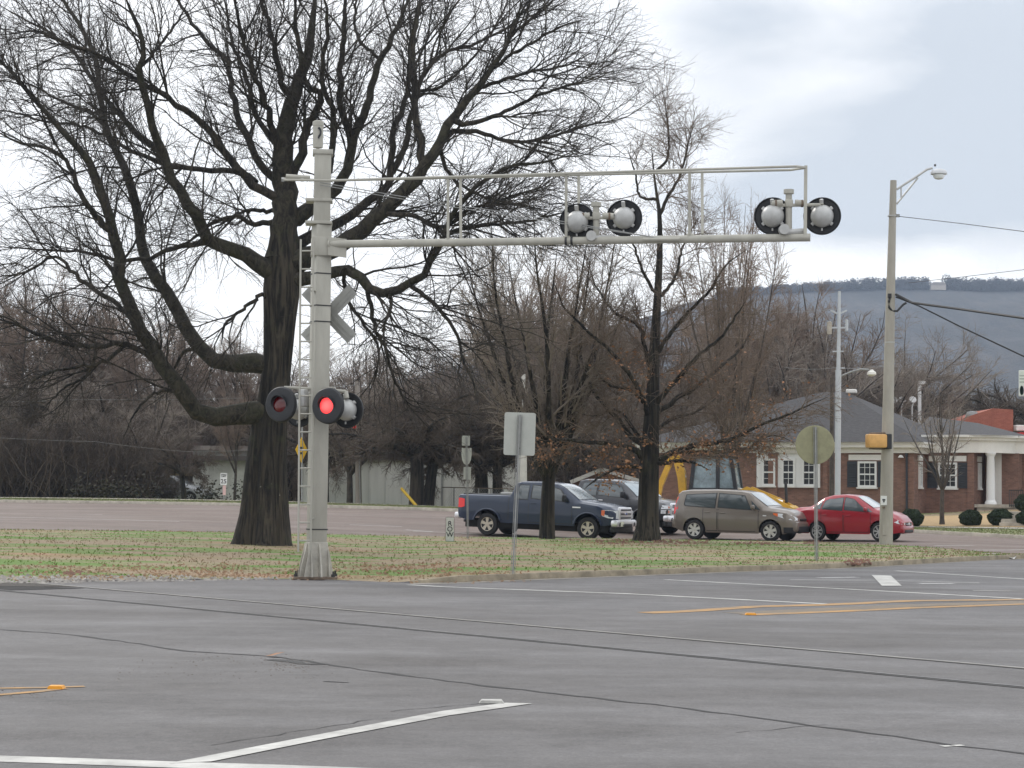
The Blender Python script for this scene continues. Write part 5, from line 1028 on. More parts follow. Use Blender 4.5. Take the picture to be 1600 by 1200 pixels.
# yellow backhoe loader
b = on(1128, 82); Y = b.y; k = Y/F; r = thing('backhoe_loader', 'yellow backhoe loader with glazed cab parked behind the tan hatchback', 'backhoe', b); r.rotation_euler = (0, 0, R(-16)); IM = Matrix.Rotation(R(16), 3, 'Z')
yp = mat('plant_yellow', (.60, .34, .03), .45, var=.15, scale=3, coat=.2); L_ = lambda px, py, d=0: IM @ (U(px, py, Y)-b)+Vector((0, d, 0))
def bh(name, fn, m, parent=None, sm=False): q = MB(); fn(q); return q.build(name, m, parent or r, sm)
bh('chassis', lambda q: (q.box((.3, 0, .85), (4.2, .9, .5), None, .05), q.box((-1.7, 0, .7), (.5, 1.9, .5), None, .05)), yp)
hd = bh('hood', lambda q: q.prism([(.6, .8), (2.25, .6), (2.3, .9), (1.7, 1.15), (.6, 1.42)], .95), yp); bh('hood_top', lambda q: q.prism([(.6, 1.425), (1.7, 1.155), (2.28, .91), (2.28, .97), (1.7, 1.24), (.6, 1.52)], .9), mat('hood_cream', (.62, .58, .48), .5), hd)
cx0 = -1.15; cab = bh('cab', lambda q: [q.bar(a, c_, .15) for a, c_ in [((cx0-.05, s*.7, 1.2), (cx0+.12, s*.66, 2.75)) for s in (-1, 1)]+[((-.05, s*.72, 1.2), (-.05, s*.68, 2.78)) for s in (-1, 1)]+[((.72, s*.7, 1.2), (.48, s*.66, 2.75)) for s in (-1, 1)]]+[q.box((-.25, 0, 1.3), (1.9, 1.45, .35), None, .04), q.box((-.28, 0, 2.82), (1.7, 1.5, .14), None, .04)], M['black'])
gl = mat('cab_glass', (.22, .28, .30), .12, spec=.8, coat=.5, var=.35, scale=2.5)
for s in (-1, 1): bh('pane', lambda q: (q.add([(cx0+.02, s*.69, 1.48), (-.12, s*.71, 1.48), (-.12, s*.68, 2.72), (cx0+.16, s*.66, 2.7)], [(0, 1, 2, 3)]),), gl, cab); bh('pane', lambda q: (q.add([(.02, s*.71, 1.48), (.64, s*.69, 1.48), (.44, s*.66, 2.7), (.02, s*.68, 2.72)], [(0, 1, 2, 3)]),), gl, cab)
bh('pane', lambda q: (q.add([(.70, -.66, 1.48), (.70, .66, 1.48), (.50, .6, 2.7), (.50, -.6, 2.7)], [(0, 1, 2, 3)]),), gl, cab); bh('pane', lambda q: (q.add([(cx0, -.66, 1.48), (cx0, .66, 1.48), (cx0+.14, .6, 2.7), (cx0+.14, -.6, 2.7)], [(0, 1, 2, 3)]),), gl, cab)
bh('boom', lambda q: (q.prism([(-1.75, .9), (-1.45, .9), (-1.55, 2.2), (-1.78, 2.95), (-2.05, 3.0), (-1.98, 2.4), (-1.85, 1.9)], .28), q.tube([(-1.95, -.22, 2.9), (-1.95, .22, 2.9)], .09, 10)), yp)
bh('dipper', lambda q: (q.prism([(-1.85, 3.05), (-2.1, 3.02), (-2.75, 1.5), (-2.85, .9), (-2.62, .9), (-2.5, 1.5)], .24), q.tube([(-2.75, -.16, 1.0), (-2.75, .16, 1.0)], .08, 10)), yp)
bh('dipper_bucket', lambda q: q.prism([(-2.95, .95), (-2.55, .95), (-2.3, .5), (-2.55, .15), (-3.0, .25), (-2.85, .55)], .6), M['darkmetal']); bh('hydraulic_ram', lambda q: q.tube([(-1.55, 0, 1.9), (-1.72, 0, 2.5)], .05, 8), M['chrome'])
for s in (-1, 1): bh('loader_arm', lambda q: q.prism([(.85, 1.40), (1.15, 1.55), (2.3, 1.1), (2.95, .75), (2.9, .5), (2.2, .85), (1.1, 1.25)], .14, None, Vector((0, s*.72, 0))), yp)
bh('loader_bucket', lambda q: q.prism([(2.75, .62), (2.9, .80), (3.05, .7), (3.1, .35), (3.65, .25), (2.95, .2), (2.75, .4)], 2.0), yp); bh('exhaust', lambda q: q.tube([(2.62, .3, .9), (2.58, .3, 1.75)], .06, 8), M['black']); bh('loader_ram', lambda q: q.tube([(1.5, -.62, 1.2), (2.6, -.62, .95)], .05, 8), M['chrome'])
for x, rr_ in ((-1.0, .72), (1.75, .46)):
    for s in (-1, 1): q = MB(); q.lathe([(rr_*.5, -.4), (rr_*.92, -.4), (rr_, -.3), (rr_, -.1), (rr_*.92, 0), (rr_*.5, -.02)], 28, Matrix.Rotation(R(-90)*s, 3, 'X')); w = q.build('wheel', M['rubber'], r, True); w.location = (x, s*.98, rr_); q = MB(); q.lathe([(0, -.08), (rr_*.5, -.06), (rr_*.52, -.02)], 20, Matrix.Rotation(R(-90)*s, 3, 'X')); q.build('rim', yp, w)
# ------------------------------------------------------------------ brick bank
def brick_mat(name, c1, c2, mo, sc=1.0):
    t = T(name, .9); br = t.t.nodes.new('ShaderNodeTexBrick'); mpn = t.t.nodes.new('ShaderNodeMapping'); mpn.inputs['Rotation'].default_value = (R(90), 0, 0)
    g = t.t.nodes.new('ShaderNodeNewGeometry'); sx = t.t.nodes.new('ShaderNodeSeparateXYZ'); cb = t.t.nodes.new('ShaderNodeCombineXYZ'); ad = t.t.nodes.new('ShaderNodeMath'); ad.operation = 'ADD'
    t.t.links.new(t.tc.outputs['Object'], sx.inputs[0]); t.t.links.new(sx.outputs[0], ad.inputs[0]); t.t.links.new(sx.outputs[1], ad.inputs[1]); t.t.links.new(ad.outputs[0], cb.inputs[0]); t.t.links.new(sx.outputs[2], cb.inputs[1]); t.t.links.new(cb.outputs[0], br.inputs['Vector'])
    br.inputs['Scale'].default_value = 4*sc; br.inputs['Color1'].default_value = (*c1, 1); br.inputs['Color2'].default_value = (*c2, 1); br.inputs['Mortar'].default_value = (*mo, 1); br.inputs['Mortar Size'].default_value = .014; br.inputs['Row Height'].default_value = .3; br.inputs['Brick Width'].default_value = .85
    c = t.mix(.5, br.outputs['Color'], t.ramp(t.noise(1.2, detail=5), .3, .7, (.75,)*3, (1.2,)*3), 'MULTIPLY'); return t.out(c)
BR = brick_mat('brown_brick', (.235, .125, .09), (.155, .082, .06), (.21, .16, .135)); CW = mat('cream_cornice', (.68, .66, .62), .6, var=.05, scale=2); SHG = mat('grey_shingles', (.070, .066, .068), .95, col2=(.040, .039, .041), scale=5, stretch=(1, 1, 3), bump=.4, bscale=18)
SHUT = mat('slate_shutter', (.030, .034, .042), .7); PANE = mat('dark_pane', (.022, .023, .026), .25, spec=.35); WHP = mat('window_white', (.70, .70, .69), .5)
Cn = on(1428, 100.0); Cn.z = .35; BK_ = thing('brick_building', 'single storey brown brick bank with white cornice and grey hip roof', 'building', Cn, R(-25))
WZ0, EZ, EH = -.6, 3.80, .0     # local heights: wall foot, eave underside
EV = U(1300, 705, 99.5).z-Cn.z; ET = U(1300, 690.5, 99.5).z-Cn.z
def bb(name, fn, m, parent=BK_, sm=False, ang=35): q = MB(); fn(q); return q.build(name, m, parent, sm, ang)
UW_ = -14.6
bb('wall', lambda q: q.box((UW_/2, 6.0, (EV+WZ0)/2), (-UW_, 12.0, EV-WZ0)), BR)
bb('wall', lambda q: q.box((-.175, 7.6, (EV+.25+WZ0)/2), (5.25, 10.2, EV+.25-WZ0)), BR)          # entry block
bb('wall', lambda q: q.box((2.4+1.6, 9.6, (EV+.25+WZ0)/2), (4.2, 8.6, EV+.25-WZ0)), BR)
bb('wall', lambda q: q.box((5.2, 12.0, (EV+.25+WZ0)/2), (3.4, 8.0, EV+.25-WZ0)), BR)
for x in (2.5,): bb('pilaster', lambda q: q.box((x-.16, 2.47, (EV+.25+WZ0)/2), (.34, .14, EV+.25-WZ0)), BR)
bb('pilaster', lambda q: q.box((-7.35, -.06, (EV+WZ0)/2), (.5, .14, EV-WZ0)), BR); bb('pilaster', lambda q: q.box((-4.55, -.06, (EV+WZ0)/2), (.25, .14, EV-WZ0)), BR)
# main cornice and roof
cz = (EV+ET)/2
bb('cornice', lambda q: (q.box((UW_/2, -.10, EV+.11), (-UW_+.3, .16, .30)), q.box((.10, 1.2, EV+.11), (.16, 2.5, .30)), q.box((UW_/2+.1, 6.0, ET-.13), (-UW_+.9, 12.9, .20)), q.box((UW_/2+.1, 6.0, ET-.0), (-UW_+1.05, 13.05, .08))), CW)
RZ = U(1325, 610, 106).z-Cn.z
def hip(x0, x1, y0, y1, z0, z1, rx0, rx1, ry): 
    return lambda q: q.add([(x0, y0, z0), (x1, y0, z0), (x1, y1, z0), (x0, y1, z0), (rx0, ry, z1), (rx1, ry, z1)], [(0, 1, 5, 4), (1, 2, 5), (2, 3, 4, 5), (3, 0, 4), (3, 2, 1, 0)])
rf = bb('roof', hip(UW_-.5, .62, -.62, 12.6, ET+.04, RZ, -6.6, -5.2, 6.0), SHG)
pr_ = Vector((-5.0, 6.0, RZ)); bb('roof_vent', lambda q: q.box(pr_+Vector((.2, -.2, .02)), (.55, .4, .22), None, .06), CW, rf)
# entry block cornice: straight then bowed round to the porch, and its roof
path = [(-.1, 2.35), (2.2, 2.35)]+[(2.2+1.6*math.sin(t)*1.35, 2.35+3.6*(1-math.cos(t))) for t in np.linspace(.25, 1.15, 8)]+[(5.4, 5.0), (7.0, 7.0), (7.1, 13)]
E2 = EV+.32
def sweep_c(q, off, z0, z1):
    P = [Vector((a, b_, 0)) for a, b_ in path]; vs = []
    for i, p in enumerate(P):
        t = (P[min(i+1, len(P)-1)]-P[max(0, i-1)]).normalized(); n = Vector((t.y, -t.x, 0))
        for o_, z in ((off, z0), (off, z1), (-.3, z1), (-.3, z0)): v = p+n*o_; vs.append((v.x, v.y, z))
    q.add(vs, [(i*4+j, (i+1)*4+j, (i+1)*4+(j+1) % 4, i*4+(j+1) % 4) for i in range(len(P)-1) for j in range(4)]+[(0, 1, 2, 3)])
bb('cornice', lambda q: (sweep_c(q, .10, E2-.28, E2+.34), sweep_c(q, .26, E2+.344, E2+.50), sweep_c(q, .42, E2+.504, E2+.62)), CW)
zr = E2+.60
pth = [(a+.3, b_-.42) for a, b_ in path]
def loc2(px, py, Y): return Matrix.Rotation(R(25), 3, 'Z') @ (U(px, py, Y)-Cn)
r1_, r2_ = loc2(1452, 651, 108), loc2(1528, 661, 109)
er = loc2(1606, 685, 104.5)
ev = [(-.6, 1.95, zr), (2.6, 1.95, zr)]+[(a, b_, zr) for a, b_ in pth[2:-3]]+[(er.x, er.y, zr)]; ne = len(ev)
bb('roof', lambda q: q.add(ev+[tuple(r1_), tuple(r2_), (er.x, er.y+8, zr), (-.6, 14, zr)], [(0, 1, ne)]+[(1, ne+1, ne)]+[(i, i+1, ne+1) for i in range(1, ne-1)]+[(ne-1, ne+2, ne+1), (ne+2, ne+3, ne, ne+1), (ne+3, 0, ne)]), SHG)
# windows
def win(cx, z0, z1, w, face='f', yy=0, shut=True, lint=True, cols=3, parent=BK_):
    def P(u, d, z): return Vector((u, yy-d, z)) if face == 'f' else Vector((yy+d, u, z))
    dim = (lambda a, b_, c_: (a, b_, c_)) if face == 'f' else (lambda a, b_, c_: (b_, a, c_))
    zc = (z0+z1)/2; h = z1-z0
    def fr(q):
        for s in (-1, 1): q.box(P(cx+s*(w/2-.05), .04, zc), dim(.10, .10, h)); q.box(P(cx, .04, zc+s*(h/2-.05)), dim(w-.2, .098, .10))
        q.box(P(cx, .035, zc), dim(w-.2, .07, .07))
        for i in range(1, cols): q.box(P(cx-w/2+.1+(w-.2)*i/cols, .03, zc), dim(.022, .05, h-.2))
        for f_ in (.27, .76): q.box(P(cx, .028, z0+h*f_), dim(w-.2, .046, .022))
    f = bb('window', fr, WHP, parent); bb('pane', lambda q: q.box(P(cx, .012, zc), dim(w-.16, .02, h-.16)), PANE, f); bb('sill', lambda q: q.box(P(cx, .06, z0-.04), dim(w+.1, .14, .08)), CW, f)
    if lint: bb('lintel', lambda q: q.box(P(cx, .03, z1+.20), dim(w+.95 if face == 'f' else w+.3, .07, .28)), CW, f)
    if shut and face == 'f':
        for s in (-1, 1): bb('shutter', lambda q: [q.box(P(cx+s*(w/2+.30), .03, zc), (.50, .06, h))]+[q.box(P(cx+s*(w/2+.30), .066, z0+.1+i*.13), (.40, .018, .05), Matrix.Rotation(.5, 3, 'X')) for i in range(int((h-.2)/.13)+1)], SHUT, f)
zW = lambda py: U(1355, py, 99.5).z-Cn.z
w0, w1 = zW(761), zW(720)
ux = lambda px: (px-1428)/30.7/.985
win(ux(1356), w0, w1, .98)
bb('panel', lambda q: q.box((ux(1230), -.03, zW(731)), (3.40, .06, zW(700)-zW(763))), WHP)
for px in (1199, 1231, 1264): win(ux(px), zW(760), zW(716), .72, 'f', -.062, False, False, 2)
win(ux(1107), w0, w1, 1.0, 'f', 0, False)
win(1.15, w0, w1, .98, 'f', 2.5); win(1.25, w0+.02, w1, .62, 's', 0, False); win(3.9, w0, w1, .62, 's', 2.45, False, True); win(10.6, w0, w1-.1, .62, 's', 6.9, False, True)
bb('downspout', lambda q: (q.box((-.35, -.05, 1.5), (.09, .09, EV-WZ0-.4)), q.box((-.35, -.1, EV-.1), (.12, .14, .2))), SHUT)
bb('wall_lamp', lambda q: (q.lathe([(0, .12), (.07, .1), (.16, -.02), (.0, -.03)], 12, None, (-.62, -.18, EV-.25)), q.bar((-.62, -.02, EV-.15), (-.62, -.18, EV-.15), .03)), WHP); bb('wall_lamp', lambda q: q.lathe([(0, .12), (.07, .1), (.16, -.02), (.0, -.03)], 12, None, (.18, .6, EV-.25)), WHP)
# porch: floor, column, pilaster, railing
pc = BK_.matrix_world
BM = Matrix.Translation(Cn) @ Matrix.Rotation(R(-25), 4, 'Z'); BI = BM.inverted()
def loc_(px, py, Y): return BI @ U(px, py, Y)
pf = loc_(1548, 788, 101.2); zf = pf.z
bb('porch_floor', lambda q: (q.box((pf.x+1.0, pf.y+1.2, zf-.08), (3.4, 3.6, .16)), q.box((pf.x+1.0, pf.y+1.2, zf-.5), (3.2, 3.4, .68))), M['concrete'])
bb('column', lambda q: q.lathe([(.30, 0), (.30, .08), (.26, .16), (.225, .2), (.22, 1.0), (.19, E2-.28-zf-.2), (.22, E2-.28-zf-.14), (.27, E2-.28-zf-.06), (.27, E2-.28-zf)], 24, None, (pf.x, pf.y, zf)), WHP, BK_, True)
pp = loc_(1558.5, 780, 102.6); bb('door_panel', lambda q: q.box((pp.x, pp.y, (zf+E2-.28)/2), (.46, .3, E2-.28-zf)), CW)
pw = loc_(1569, 780, 102.4); bb('wall', lambda q: q.box((pw.x+.25, pw.y+.9, (zf+E2-.28)/2), (1.0, 1.8, E2-.26-zf)), BR)
rl = loc_(1577, 766, 100.2); rr2 = loc_(1598, 766, 99.6)
bb('railing', lambda q: [q.bar((rl.x, rl.y, rl.z), (rr2.x, rr2.y, rr2.z), .05), q.bar((rl.x, rl.y, rl.z-.75), (rr2.x, rr2.y, rr2.z-.75), .04)]+[q.bar(rl.lerp(rr2, i/7), rl.lerp(rr2, i/7)-Vector((0, 0, .85)), .03) for i in range(8)], M['darkmetal'])
# mulch bank, steps, low edging
def pad(name, pts, m, dz, kind='structure'):
    w = [G(*p) for p in pts]; q = MB(); n = len(w); cen = sum(w, Vector())/n; N_ = 6
    vs = []; 
    for i in range(N_+1):
        for p in w: v = cen.lerp(p, i/N_); vs.append((v.x, v.y, H(v.x, v.y)+dz))
    q.add(vs, [(i*n+j, (i+1)*n+j, (i+1)*n+(j+1) % n, i*n+(j+1) % n) for i in range(N_) for j in range(n)]); return tag(q.build(name, m), kind=kind)
pad('mulch_bank', [(1380, 822), (1500, 824), (1600, 825), (1760, 827), (1700, 800), (1600, 797), (1520, 806), (1440, 808), (1380, 806)], mat('tan_mulch', (.40, .28, .14), .95, col2=(.30, .20, .10), scale=9), .04)
st = on(1597, 82); q = MB()
for i in range(4): q.box((0, i*.34, .08+i*.15), (1.8, .36, .16+i*.01), None, .01)
o = q.build('concrete_steps', M['concrete']); o.location = st; o.rotation_euler = (0, 0, R(-25)); tag(o, 'short flight of pale concrete steps up the bank at the right edge', 'steps')
# globe shrubs
SHR = mat('clipped_shrub', (.034, .055, .022), .9, col2=(.014, .024, .010), scale=7); rs = np.random.default_rng(9)
def shrub(px, py, w, h, lab, Y=83.5):
    b = on(px, Y); k = Y/F; r = thing('clipped_shrub', lab, 'shrub', b, 0, 'clipped round shrubs before the bank'); a = w*k/2; hh = h*k
    q = MB(); bm = bmesh.new(); bmesh.ops.create_icosphere(bm, subdivisions=3, radius=1)
    vs = [(v.co.x*a*.93, v.co.y*a*.93, hh*.5+v.co.z*hh*.47) for v in bm.verts]; q.add(vs, [[v.index for v in f_.verts] for f_ in bm.faces]); bm.free(); q.build('foliage_core', SHR, r, True, 180)
    d = nrm(rs.normal(0, 1, (8000, 3))); P = d*np.array([a, a, hh*.5])*rs.uniform(.9, 1.03, (8000, 1))*(1+.04*np.sin(d[:, :1]*9+px)+.04*np.sin(d[:, 2:]*8))+np.array([0, 0, hh*.5]); V, Q = leaf_cards(P, rs, .025, .05, 0, .9); np_mesh('leaves', V, Q, SHR, r)
shrub(1424, 813, 37, 27, 'round dark shrub nearest the nose of the red sedan'); shrub(1517, 814, 34, 25, 'round dark shrub just right of the bare sapling'); shrub(1563.5, 814.5, 39, 26, 'round dark shrub left of the concrete steps', 83); shrub(1606, 812, 34, 26, 'round dark shrub cut by the right edge of the photo', 82); shrub(1601, 782, 30, 26, 'round dark shrub up beside the porch railing', 97)
gen_tree(thing('sapling', 'thin bare sapling standing before the shuttered bank window', 'tree', on(1472, 85)), 5.6, .10, np.random.default_rng(55), 11, .22, .5, 90, 420, 0, .2, M['bark2'], M['twig_grey'], wig=.06, tip=.007, leader=True)
# storefront behind the bank on the right
b = on(1545, 118); Y = b.y; P_ = lambda px, py, d=0: U(px, py, Y+d)-b
rb_ = thing('red_brick_building', 'orange red brick building with sloped parapet behind the bank', 'building', b); OB = brick_mat('orange_brick', (.36, .115, .075), (.29, .085, .055), (.38, .20, .15))
def P2_(px, py): v = P_(px, py); return (v.x, v.z)
q = MB(); q.prism([P2_(1490, 790), P2_(1490, 668), P2_(1506, 653), P2_(1552, 638), P2_(1583, 640), P2_(1583, 790)], 5, None, Vector((0, 2.5, 0))); q.build('wall', OB, rb_)
q = MB(); a = P_(1591, 693, -1); q.box((a.x+4.5, a.y, a.z), (9, 1.0, 1.3)); q.build('red_fascia', mat('red_fascia', (.50, .03, .03), .5), rb_); q = MB(); q.box((a.x+4.5, .5, a.z-2.3), (9, .6, 3.2)); q.build('shop_window', mat('blue_shop_glass', (.30, .40, .42), .2, coat=.4), rb_)
q = MB(); a = P_(1590, 669, 0); q.box((a.x+.2, 0, a.z), (.8, .9, .35), None, .05); q.build('roof_unit', CW, rb_); q = MB(); q.lathe([(0, .3), (.3, .25), (.42, 0), (.42, -.2)], 14, None, P_(1519, 650, .5)); q.build('roof_vent', M['galv'], rb_, True)
# pole sign at the right edge
b = on(1608, 108); Y = b.y; P_ = lambda px, py, d=0: U(px, py, Y+d)-b; r = thing('pole_sign', 'pale sign board with green mark cut by the right edge', 'sign', b)
q = MB(); q.tube([Vector((0, .2, -.2)), P_(1608, 580, .2)], .14, 10); q.build('pole', M['galv'], r); q = MB(); q.box(P_(1608, 599), (1.1, .2, 1.42), None, .03); q.build('board', mat('board_white', (.66, .68, .62), .5), r)
q = MB(); q.box(P_(1608, 599, -.105), (1.0, .012, 1.32)); q.build('board_face', mat('board_face', (.60, .65, .56), .5, var=.1, scale=3), r); q = MB(); q.lathe([(0, 0), (.2, 0)], 16, Matrix.Rotation(R(90), 3, 'X') @ Matrix.Diagonal((.55, 1.3, 1)), P_(1596.5, 610, -.115)); q.build('green_mark', mat('sign_green', (.03, .16, .07), .5), r); q = MB(); [q.box(P_(1600, 587+i*5, -.115), (.5, .01, .07)) for i in range(3)]; q.build('print_lines', mat('sign_grey', (.36, .40, .34), .6), r)
# car-park lamp and floodlights behind the roof
b = on(1437, 122); Y = b.y; k = Y/F; P_ = lambda px, py, d=0: U(px, py, Y+d)-b; r = thing('car_park_lamp', 'white square car park lamp post rising over the bank roof', 'lamp post', b)
q = MB(); q.bar((0, 0, -.1), P_(1436.5, 598), 5*k); q.build('pole', WHP, r); q = MB(); q.box(P_(1440, 598), (.42, .35, .20), None, .03); q.build('lamp_head', WHP, r)
for i, (px, py, lab) in enumerate(((1397, 625, 'round white floodlight half hidden by the street lamp pole'), (1409.5, 625, 'round white floodlight midmost of three over the bank roof'), (1426, 624.5, 'round white floodlight nearest the car park lamp post'))):
    b = on(px, 121); Y = b.y; k = Y/F; P_ = lambda px, py, d=0: U(px, py, Y+d)-b; r = thing('floodlight', lab, 'floodlight', b, 0, 'floodlights over the bank roof'); q = MB(); q.bar((0, 0, -.1), P_(px-1, 636), .07); q.tube([P_(px-1, 636), P_(px+1, 630)], .04, 6); q.build('stem', WHP, r); q = MB(); q.lathe([(0, -.12), (.16, -.1), (.23, 0), (.20, .05), (0, .07)], 18, Matrix.Rotation(R(70), 3, 'X'), P_(px, py)); q.build('lamp_head', WHP, r, True)
# ------------------------------------------------------------------ far houses and warehouse
def shed(name, lab, px0, px1, Y, ytop, wallm, roofm, depth=9, gable=False, cat_='building', rz=0, roofh=.3):
    b = on((px0+px1)/2, Y); w = (px1-px0)*Y/F; h = U((px0+px1)/2, ytop, Y).z-b.z; r = thing(name, lab, cat_, b, rz)
    q = MB(); q.box((0, depth/2, h/2-.5), (w, depth, h+1)); q.build('wall', wallm, r)
    return r, w, h
wh, w, h = shed('warehouse', 'long pale metal warehouse behind the trees right of the signal', 472, 806, 108, 707, mat('pale_metal_wall', (.58, .575, .55), .65, var=.09, scale=.9, stretch=(2, 1, .2)), None, 10)
q = MB(); q.box((0, 4.95, h+.12), (w+.5, 10.6, .26)); q.build('roof', mat('rusty_roof', (.30, .27, .25), .8, col2=(.10, .07, .055), scale=1.3), wh); q = MB(); q.box((0, -.16, h-.28), (w+.3, .12, .34)); q.build('gutter', mat('dark_gutter', (.09, .075, .065), .8), wh)
q = MB()
for i in range(0, int(w/.9)+1): q.box((-w/2+i*.9, -.02, h/2-.2), (.05, .045, h-.5))
q.build('wall_seams', mat('wall_seam', (.50, .50, .48), .7), wh); q = MB(); q.box((-w/2+7.6, -.05, h*.35), (.12, .1, h*.7)); q.build('downspout', M['galv'], wh)
wh2, w, h = shed('warehouse', 'pale whitewashed wall building left of the big tree trunk', 300, 404, 109, 704, mat('old_white_wall', (.62, .62, .58), .8, col2=(.42, .42, .38), scale=1.5), None, 9)
q = MB(); q.box((0, 4.4, h+.12), (w+.4, 9.6, .26)); q.build('roof', bpy.data.materials['rusty_roof'], wh2); q = MB(); q.box((0, -.3, h-.42), (w+.3, .5, .25)); q.build('awning', bpy.data.materials['dark_gutter'], wh2)
hs, w, h = shed('small_house', 'dark brown house with yellow framed window behind the parked silver car', 238, 294, 112, 741, brick_mat('dark_brick', (.075, .045, .035), (.05, .032, .027), (.09, .07, .06)), None, 8)
q = MB(); q.prism([(-w/2-.3, h), (w/2+.3, h), (w/2-.4, h+1.9), (-w/2+.4, h+1.9)], 8.4, None, Vector((0, 4, 0))); q.build('roof', mat('brown_roof', (.085, .050, .043), .9, var=.2), hs); q = MB(); q.box((0, -.28, h-.02), (w+.6, .06, .12)); q.build('fascia', mat('yellow_trim', (.36, .27, .11), .7), hs)
q = MB(); [q.box((.25+s*.45, -.04, h*.42), (.1, .1, .9)) for s in (-1, 0, 1)]; [q.box((.25, -.04, h*.42+s*.43), (.8, .09, .1)) for s in (-1, 1)]; f_ = q.build('window', bpy.data.materials['yellow_trim'], hs); q = MB(); q.box((.25, -.015, h*.42), (.86, .02, .84)); q.build('pane', PANE, f_)
# little brick house with white gable
b = on(930, 112); Y = b.y; k = Y/F; P_ = lambda px, py, d=0: U(px, py, Y+d)-b; r = thing('small_house', 'small red brick house with white gable trim beyond the grey pickup', 'building', b); pt = lambda px, py: (P_(px, py).x, P_(px, py).z)
q = MB(); q.prism([(pt(893, 800)[0], -.5), (pt(1000, 800)[0], -.5), pt(1000, 752), pt(940, 736), pt(893, 753)], 8, None, Vector((0, 4, 0))); q.build('wall', BR, r)
q = MB()
for a, c_ in (((891, 755), (940, 735)), ((940, 735), (1002, 754))): a1, c1 = P_(*a), P_(*c_); q.bar(a1+Vector((0, -.25, .05)), c1+Vector((0, -.25, .05)), .06, .22); 
q.build('fascia', CW, r)
q = MB(); A_1, A_2, A_3 = P_(889, 754), P_(940, 733), P_(1004, 753); D_ = Vector((0, 8.4, 0)); S_ = Vector((0, -.22, .10)); q.add([A_1+S_, A_2+S_, A_2+S_+D_, A_1+S_+D_, A_3+S_, A_3+S_+D_], [(0, 1, 2, 3), (1, 4, 5, 2)]); q.build('roof', bpy.data.materials['brown_roof'], r); q = MB(); q.box(P_(938, 741, -.03), (.24, .06, .3)); q.build('gable_vent', CW, r)
# chain link fence behind the blue pickup
f0, f1 = on(690, 100), on(806, 97); r = thing('chain_link_fence', 'low chain link fence before the warehouse behind the blue pickup bed', 'fence', f0); D = f1-f0; q = MB(); hF = 1.0
for i in range(7): q = MB(); p = D*(i/6); q.tube([p+Vector((0, 0, -.1)), p+Vector((0, 0, hF))], .035, 6); q.build('post', M['galv'], r)
q = MB(); q.tube([Vector((0, 0, hF)), D+Vector((0, 0, hF))], .025, 6); q.build('top_rail', M['rust'], r)
q = MB(); dn = D.normalized(); Ld = D.length
for i in range(int(Ld/.16)): 
    for s in (-1, 1): x = i*.16; q.add([dn*x+Vector((0, 0, .05)), dn*(x+.012)+Vector((0, 0, .05)), dn*min(Ld, max(0, x+s*.9+.012))+Vector((0, 0, hF)), dn*min(Ld, max(0, x+s*.9))+Vector((0, 0, hF))], [(0, 1, 2, 3)])
q.build('wire_mesh', M['galv'], r)
# ------------------------------------------------------------------ trees beyond the cross road
rg = np.random.default_rng(77)
def proto(name, lab, seed, **k):
    t = thing(name, lab, 'tree', (0, 0, 0)); gen_tree(t, r=np.random.default_rng(seed), **k); return t
kinds = {
 'tall': proto('bare_tree', 'x', 101, h=13, tr=.24, forks=13, fork_h=.30, spread=.55, n2=260, n3=1900, n4=5200, L2=.17, bark=M['bark2'], twig=M['twig_brown'], tip=.010, wig=.1),
 'round': proto('bare_tree', 'x', 102, h=10, tr=.26, forks=12, fork_h=.2, spread=.8, n2=320, n3=2400, n4=6000, L2=.2, bark=M['bark2'], twig=M['twig_grey'], tip=.010, wig=.13, leader=False),
 'dark': proto('bare_tree', 'x', 103, h=9, tr=.40, forks=12, fork_h=.33, spread=1.0, n2=320, n3=2600, n4=6500, L2=.2, bark=M['bark'], twig=M['twig_dark'], tip=.009, wig=.2, droop=.07, leader=False, trop=.0),
 'vase': proto('bare_tree', 'x', 104, h=11, tr=.2, forks=16, fork_h=.12, spread=.4, n2=300, n3=2400, n4=6000, L2=.18, bark=M['bark2'], twig=M['twig_brown'], tip=.010, wig=.08, leader=False),
 'brush': proto('bare_tree', 'x', 105, h=6, tr=.09, forks=20, fork_h=.05, spread=.7, n2=300, n3=2600, n4=6000, L2=.26, bark=M['bark2'], twig=M['twig_dark'], tip=.009, wig=.16, leader=False)}
used = {k: False for k in kinds}; hts = {'tall': 13, 'round': 10, 'dark': 9, 'vase': 11, 'brush': 6}
def plant(kind, px, Y, ytop, lab, group=None, name=None, wid=1.0, lean=0, seed=None):
    o = kinds[kind] if not used[kind] else copy_tree(kinds[kind]); used[kind] = True
    b = on(px, Y); s = (U(px, ytop, Y).z-b.z)/hts[kind]; o.location = b-Vector((0, 0, .1)); o.scale = (s*wid, s*wid, s); o.rotation_euler = (0, lean, rg.uniform(0, 6.28)); o['label'] = lab
    if group: o['group'] = group
    elif 'group' in o: del o['group']
    if name: o.name = name
    return o
LW = 'bare brown tree in the tangled wood left of the big tree'; LG = 'trees of the left wood'
